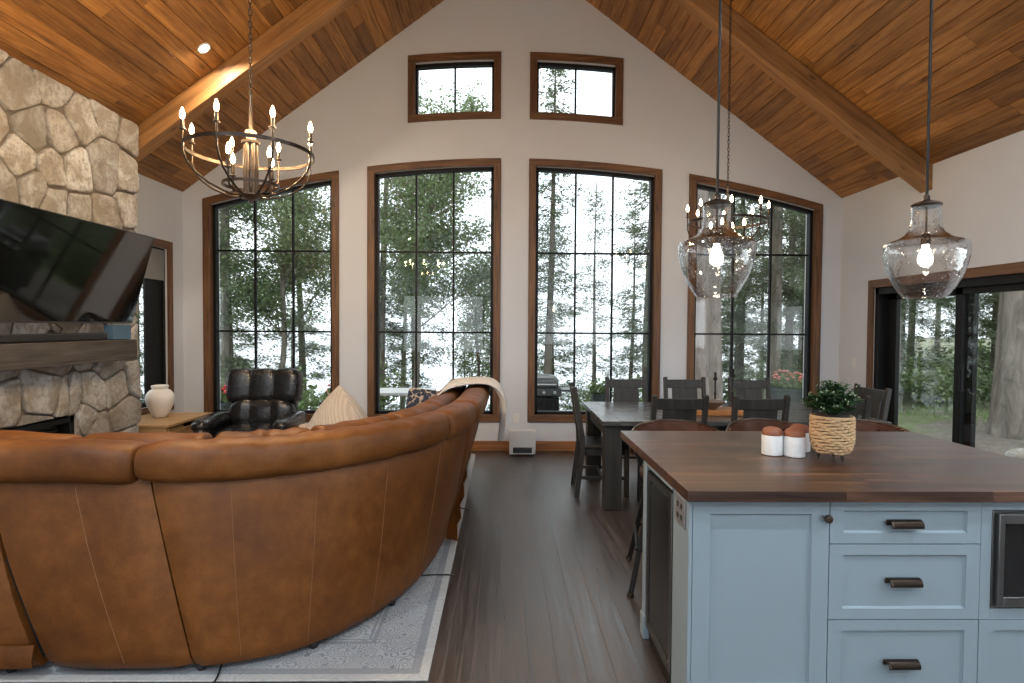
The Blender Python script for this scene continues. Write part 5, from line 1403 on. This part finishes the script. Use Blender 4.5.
# grass tufts on the near lawn (uncountable)
fo = MB()
for i in range(9000):
    x, y = rr.uniform(5.2, 15), rr.uniform(5.5, 16); 
    if x - 5 < (y - 7) * .35 and noise.noise(Vector((x * .8, y * .8, 0))) > .1: continue
    if noise.noise(Vector((x * .6, y * .6, 7))) < -.12: continue
    z = gz(x, y); a = rr.uniform(0, PI); w = .012; h = rr.uniform(.05, .16); dx, dy = math.cos(a), math.sin(a)
    fo.add([(x - dx * w, y - dy * w, z), (x + dx * w, y + dy * w, z), (x + rr.uniform(-.06, .06), y + rr.uniform(-.06, .06), z + h)], [(0, 1, 2)], rr.random())
o = fo.build('grass', UNDER, smooth=0); o['kind'] = 'stuff'; o['label'] = 'short green grass on the lawn outside the patio door'; o['category'] = 'grass'
# boulders near the thick trunk
for (x, y, s, lab) in ((7.25, 7.9, .26, 'small grey boulder on the dirt outside the patio door'), (8.75, 8.45, .34, 'mossy grey boulder at the foot of the thick trunk')):
    q = MB(); q.puff((0, 0, 0), (2 * s, 1.5 * s, 1.1 * s), (.8, .8), fn=lambda v: [c * (1 + .18 * noise.noise(Vector(v) * 4)) for c in v]); o = q.build('boulder', M['stone'], smooth=60); o.location = (x, y, gz(x, y) + .3 * s); tag(o, lab, 'rock')

# patio things on the deck
DZ = -.129
pt = thing('patio_table', 'white rectangular patio table on the deck outside the second gable window', 'patio table', (-1.53, 9.1, DZ))
MB().box((-.62, -.36, .595), (.46, .36, .64)).build('tabletop', M['white'], pt, .006)
for x in (-.54, .38):
    for y in (-.3, .3): MB().box((x - .02, y - .02, 0), (x + .02, y + .02, .594)).build('leg', M['steel'], pt)
def arcchair(lab, loc, rz):
    t_ = thing('patio_chair', lab, 'patio chair', loc, rz)
    vs = []; n = 18
    for i in range(n + 1):
        a = PI * i / n; 
        for r_, dy in ((1., 0), (.0, 0)): vs.append((.29 * math.cos(a) * r_, .24 + dy, .22 + .26 * math.sin(a) * r_))
    q = MB().add(vs, [(2 * i, 2 * i + 2, 2 * i + 3, 2 * i + 1) for i in range(n)], .5); q.build('backrest', M['bowl'], t_, solid=.03)
    q = MB(); q.tube([(.30 * math.cos(PI * i / 16), .24, .22 + .27 * math.sin(PI * i / 16)) for i in range(17)], .015, 8); q.build('frame', M['iron'], t_)
    MB().box((-.27, -.25, .20), (.27, .24, .25)).build('seat', M['bowl'], t_, .01)
    for x in (-.23, .23):
        for y in (-.2, .2): MB().cyl((x, y, 0), (x, y, .20), .014).build('leg', M['iron'], t_)
    return t_
arcchair('low round-backed patio chair in front of the white patio table', (-1.72, 8.05, DZ), PI)
arcchair('low round-backed patio chair below the barbecue grill', (.55, 7.85, DZ), PI)
gr = thing('barbecue_grill', 'dark gas barbecue grill with side shelf on the deck', 'grill', (.62, 8.75, DZ))
q = MB(); q.puff((-.02, 0, .80), (.46, .42, .26), (.6, .35)); q.build('lid', M['steel'], gr)
q = MB(); q.box((-.27, -.24, .62), (.23, .22, .74)); q.build('firebox', M['black'], gr, .01)
q = MB(); q.box((-.28, -.262, .635), (.24, -.241, .735)); q.build('control_panel', M['steel'], gr, .004)
for x in (-.18, -.02, .14): MB().cyl((x, -.263, .685), (x, -.29, .685), .022, .02, 14).build('knob', M['white'], gr)
q = MB(); q.tube([(-.2, -.235, .80), (-.2, -.27, .80), (.16, -.27, .80), (.16, -.235, .80)], .010, 8); q.build('handle', M['white'], gr)
q = MB(); q.box((.25, -.20, .69), (.50, .18, .72)); q.build('side_shelf', M['steel'], gr, .004)
q = MB(); q.box((-.25, -.20, .10), (.21, .20, .60)); q.build('cart', M['plastic'], gr, .01)
for x in (-.2, .16): MB().cyl((x - .02, 0, .05), (x + .02, 0, .05), .05, .05, 18).build('wheel', M['plastic'], gr)
MB().box((-.24, -.1, .0), (.2, .1, .1)).build('axle_frame', M['plastic'], gr)
def planter(lab, loc, sx, sy, sz, flowers, n=420, seed=1):
    t_ = thing('flower_planter', lab, 'planter', loc); rr = random.Random(seed)
    q = MB(); q.hull8([(-sx * .8, -sy * .8, 0), (sx * .8, -sy * .8, 0), (sx * .8, sy * .8, 0), (-sx * .8, sy * .8, 0)], [(-sx, -sy, sz), (sx, -sy, sz), (sx, sy, sz), (-sx, sy, sz)]); q.box((-sx * 1.05, -sy * 1.05, sz - .04), (sx * 1.05, sy * 1.05, sz)); q.build('pot', M['planter'], t_, .004)
    fo = MB(); fl2 = MB()
    for i in range(n):
        a = rr.uniform(0, 2 * PI); k = rr.random() ** .5; c_ = Vector((math.cos(a) * sx * k * 1.15, math.sin(a) * sy * k * 1.2, sz + rr.uniform(0, .20) * (1.2 - k))); d = Vector((rr.uniform(-1, 1), rr.uniform(-1, 1), rr.uniform(0, 1))).normalized(); s_ = d.orthogonal().normalized(); w = .07
        fo.add([c_, c_ + d * w * .5 + s_ * w * .3, c_ + d * w, c_ + d * w * .5 - s_ * w * .3], [(0, 1, 2, 3)], rr.random())
    for i in range(flowers):
        a = rr.uniform(0, 2 * PI); k = rr.random() ** .5; fl2.puff((math.cos(a) * sx * k, math.sin(a) * sy * k, sz + rr.uniform(.14, .27) * (1.15 - .4 * k)), (.05, .05, .035), (1, 1), nu=8, nv=5, tone=rr.random())
    fo.build('foliage', UNDER, t_, smooth=0); fl2.build('blossoms', M[('red' if 'red' in lab else 'coral')], t_); return t_
M['planter'] = plain('dark_green_planter', (.035, .05, .05), .6)
M['coral'] = leafmat('coral_petals', (.62, .20, .16), (.75, .36, .30), .3); M['red'] = leafmat('red_petals', (.6, .04, .04), (.7, .1, .09), .3)
planter('large dark planter with coral flowers on the deck outside the fourth window', (4.05, 8.25, DZ), .21, .20, .80, 34, seed=2)
planter('small dark planter with yellow green leaves outside the third gable window', (1.37, 8.25, DZ), .10, .09, .70, 0, 160, seed=3)
planter('planter with red flowers low behind the recliner in the first window', (-4.1, 8.4, DZ), .22, .2, .55, 22, seed=5)
planter('planter with coral flowers between the recliner and the knitted pillow', (-2.32, 8.3, DZ), .20, .2, .58, 18, seed=6)
SKY, L_REAR_FILL, L_SIDE_FILL, L_DOOR, L_WIN, EXPO = 2.6, 13, 18, 6, 0, .08  # rear and side values drive the unseen fill lamps
L_CAN0, L_CAN_FILL, L_CAN_MID_FILL = 28, 50, 22  # first for the light in view, others for the added ceiling fill
L_CH1, L_CH2 = 20, 2

# ------------------------------------------------------------------ world, lights, camera
w = bpy.data.worlds.new('sky'); sc.world = w; w.use_nodes = True; nt = w.node_tree; nt.nodes.clear()
o_ = nt.nodes.new('ShaderNodeOutputWorld'); bg = nt.nodes.new('ShaderNodeBackground'); tc = nt.nodes.new('ShaderNodeTexCoord')
nz = nt.nodes.new('ShaderNodeTexNoise'); nz.inputs['Scale'].default_value = 2.2; nz.inputs['Detail'].default_value = 4
cr = nt.nodes.new('ShaderNodeValToRGB'); cr.color_ramp.elements[0].position = .35; cr.color_ramp.elements[0].color = (.74, .80, .87, 1); cr.color_ramp.elements[1].position = .65; cr.color_ramp.elements[1].color = (.88, .91, .95, 1)
nt.links.new(tc.outputs['Generated'], nz.inputs[0]); nt.links.new(nz.outputs['Fac'], cr.inputs[0]); nt.links.new(cr.outputs[0], bg.inputs[0]); bg.inputs[1].default_value = SKY
nt.links.new(bg.outputs[0], o_.inputs[0])

def light(name, typ, loc, energy, col, **k):
    d = bpy.data.lights.new(name, typ); d.energy = energy; d.color = col
    rot = k.pop('rot', (0, 0, 0))
    for a, b in k.items(): setattr(d, a, b)
    o = bpy.data.objects.new(name, d); o.location = loc; o.rotation_euler = rot; C.objects.link(o); return o
day = (.86, .93, 1.)
def area(name, loc, rot, sx, sy, e, col=day): return light(name, 'AREA', loc, e, col, rot=rot, shape='RECTANGLE', size=sx, size_y=sy)
# added fill lamps at unseen rear and side windows; door daylight boosted
area('rear_window_fill', (-1.9, YB + .02, 1.3), (PI / 2, 0, 0), 2.5, 2.3, L_REAR_FILL)
area('rear_kitchen_fill', (2.15, YB + .02, 1.65), (PI / 2, 0, 0), 2.4, 1.4, L_REAR_FILL * .7)
area('kitchen_side_fill', (XR - .03, 1.4, 1.58), (0, -PI / 2 * -1, 0), 1.0, 2.3, L_SIDE_FILL)
area('patio_door_daylight', (XR - .04, 5.2, 1.0), (0, PI / 2, 0), 1.8, 2.3, L_DOOR)
SPOTS(light)

F = 585.; Hc = 1.52; yaw, pitch, roll = .015540, .026395, math.radians(-.35)
f = Vector((math.sin(yaw) * math.cos(pitch), math.cos(yaw) * math.cos(pitch), -math.sin(pitch)))
r = Vector((math.cos(yaw), -math.sin(yaw), 0)); d = f.cross(r)
c_, s_ = math.cos(roll), math.sin(roll); r2 = r * c_ + d * s_; d2 = -r * s_ + d * c_
cam = bpy.data.cameras.new('camera'); cam.sensor_width = 36; cam.lens = F / 1024 * 36; cam.clip_start = .05; cam.clip_end = 2000
co = bpy.data.objects.new('camera', cam); C.objects.link(co); sc.camera = co
mw = Matrix((( r2.x, -d2.x, -f.x, 0), (r2.y, -d2.y, -f.y, 0), (r2.z, -d2.z, -f.z, Hc), (0, 0, 0, 1))); co.matrix_world = mw
sc.view_settings.view_transform = 'Standard'; sc.view_settings.look = 'None'; sc.view_settings.gamma = 1; sc.view_settings.use_curve_mapping = False
sc.view_settings.exposure = EXPO
sc.cycles.max_bounces = 7; sc.cycles.diffuse_bounces = 4; sc.cycles.glossy_bounces = 3; sc.cycles.transparent_max_bounces = 24; sc.cycles.transmission_bounces = 4
sc.cycles.use_denoising = True; sc.cycles.caustics_reflective = False; sc.cycles.caustics_refractive = False; sc.cycles.sample_clamp_indirect = 6
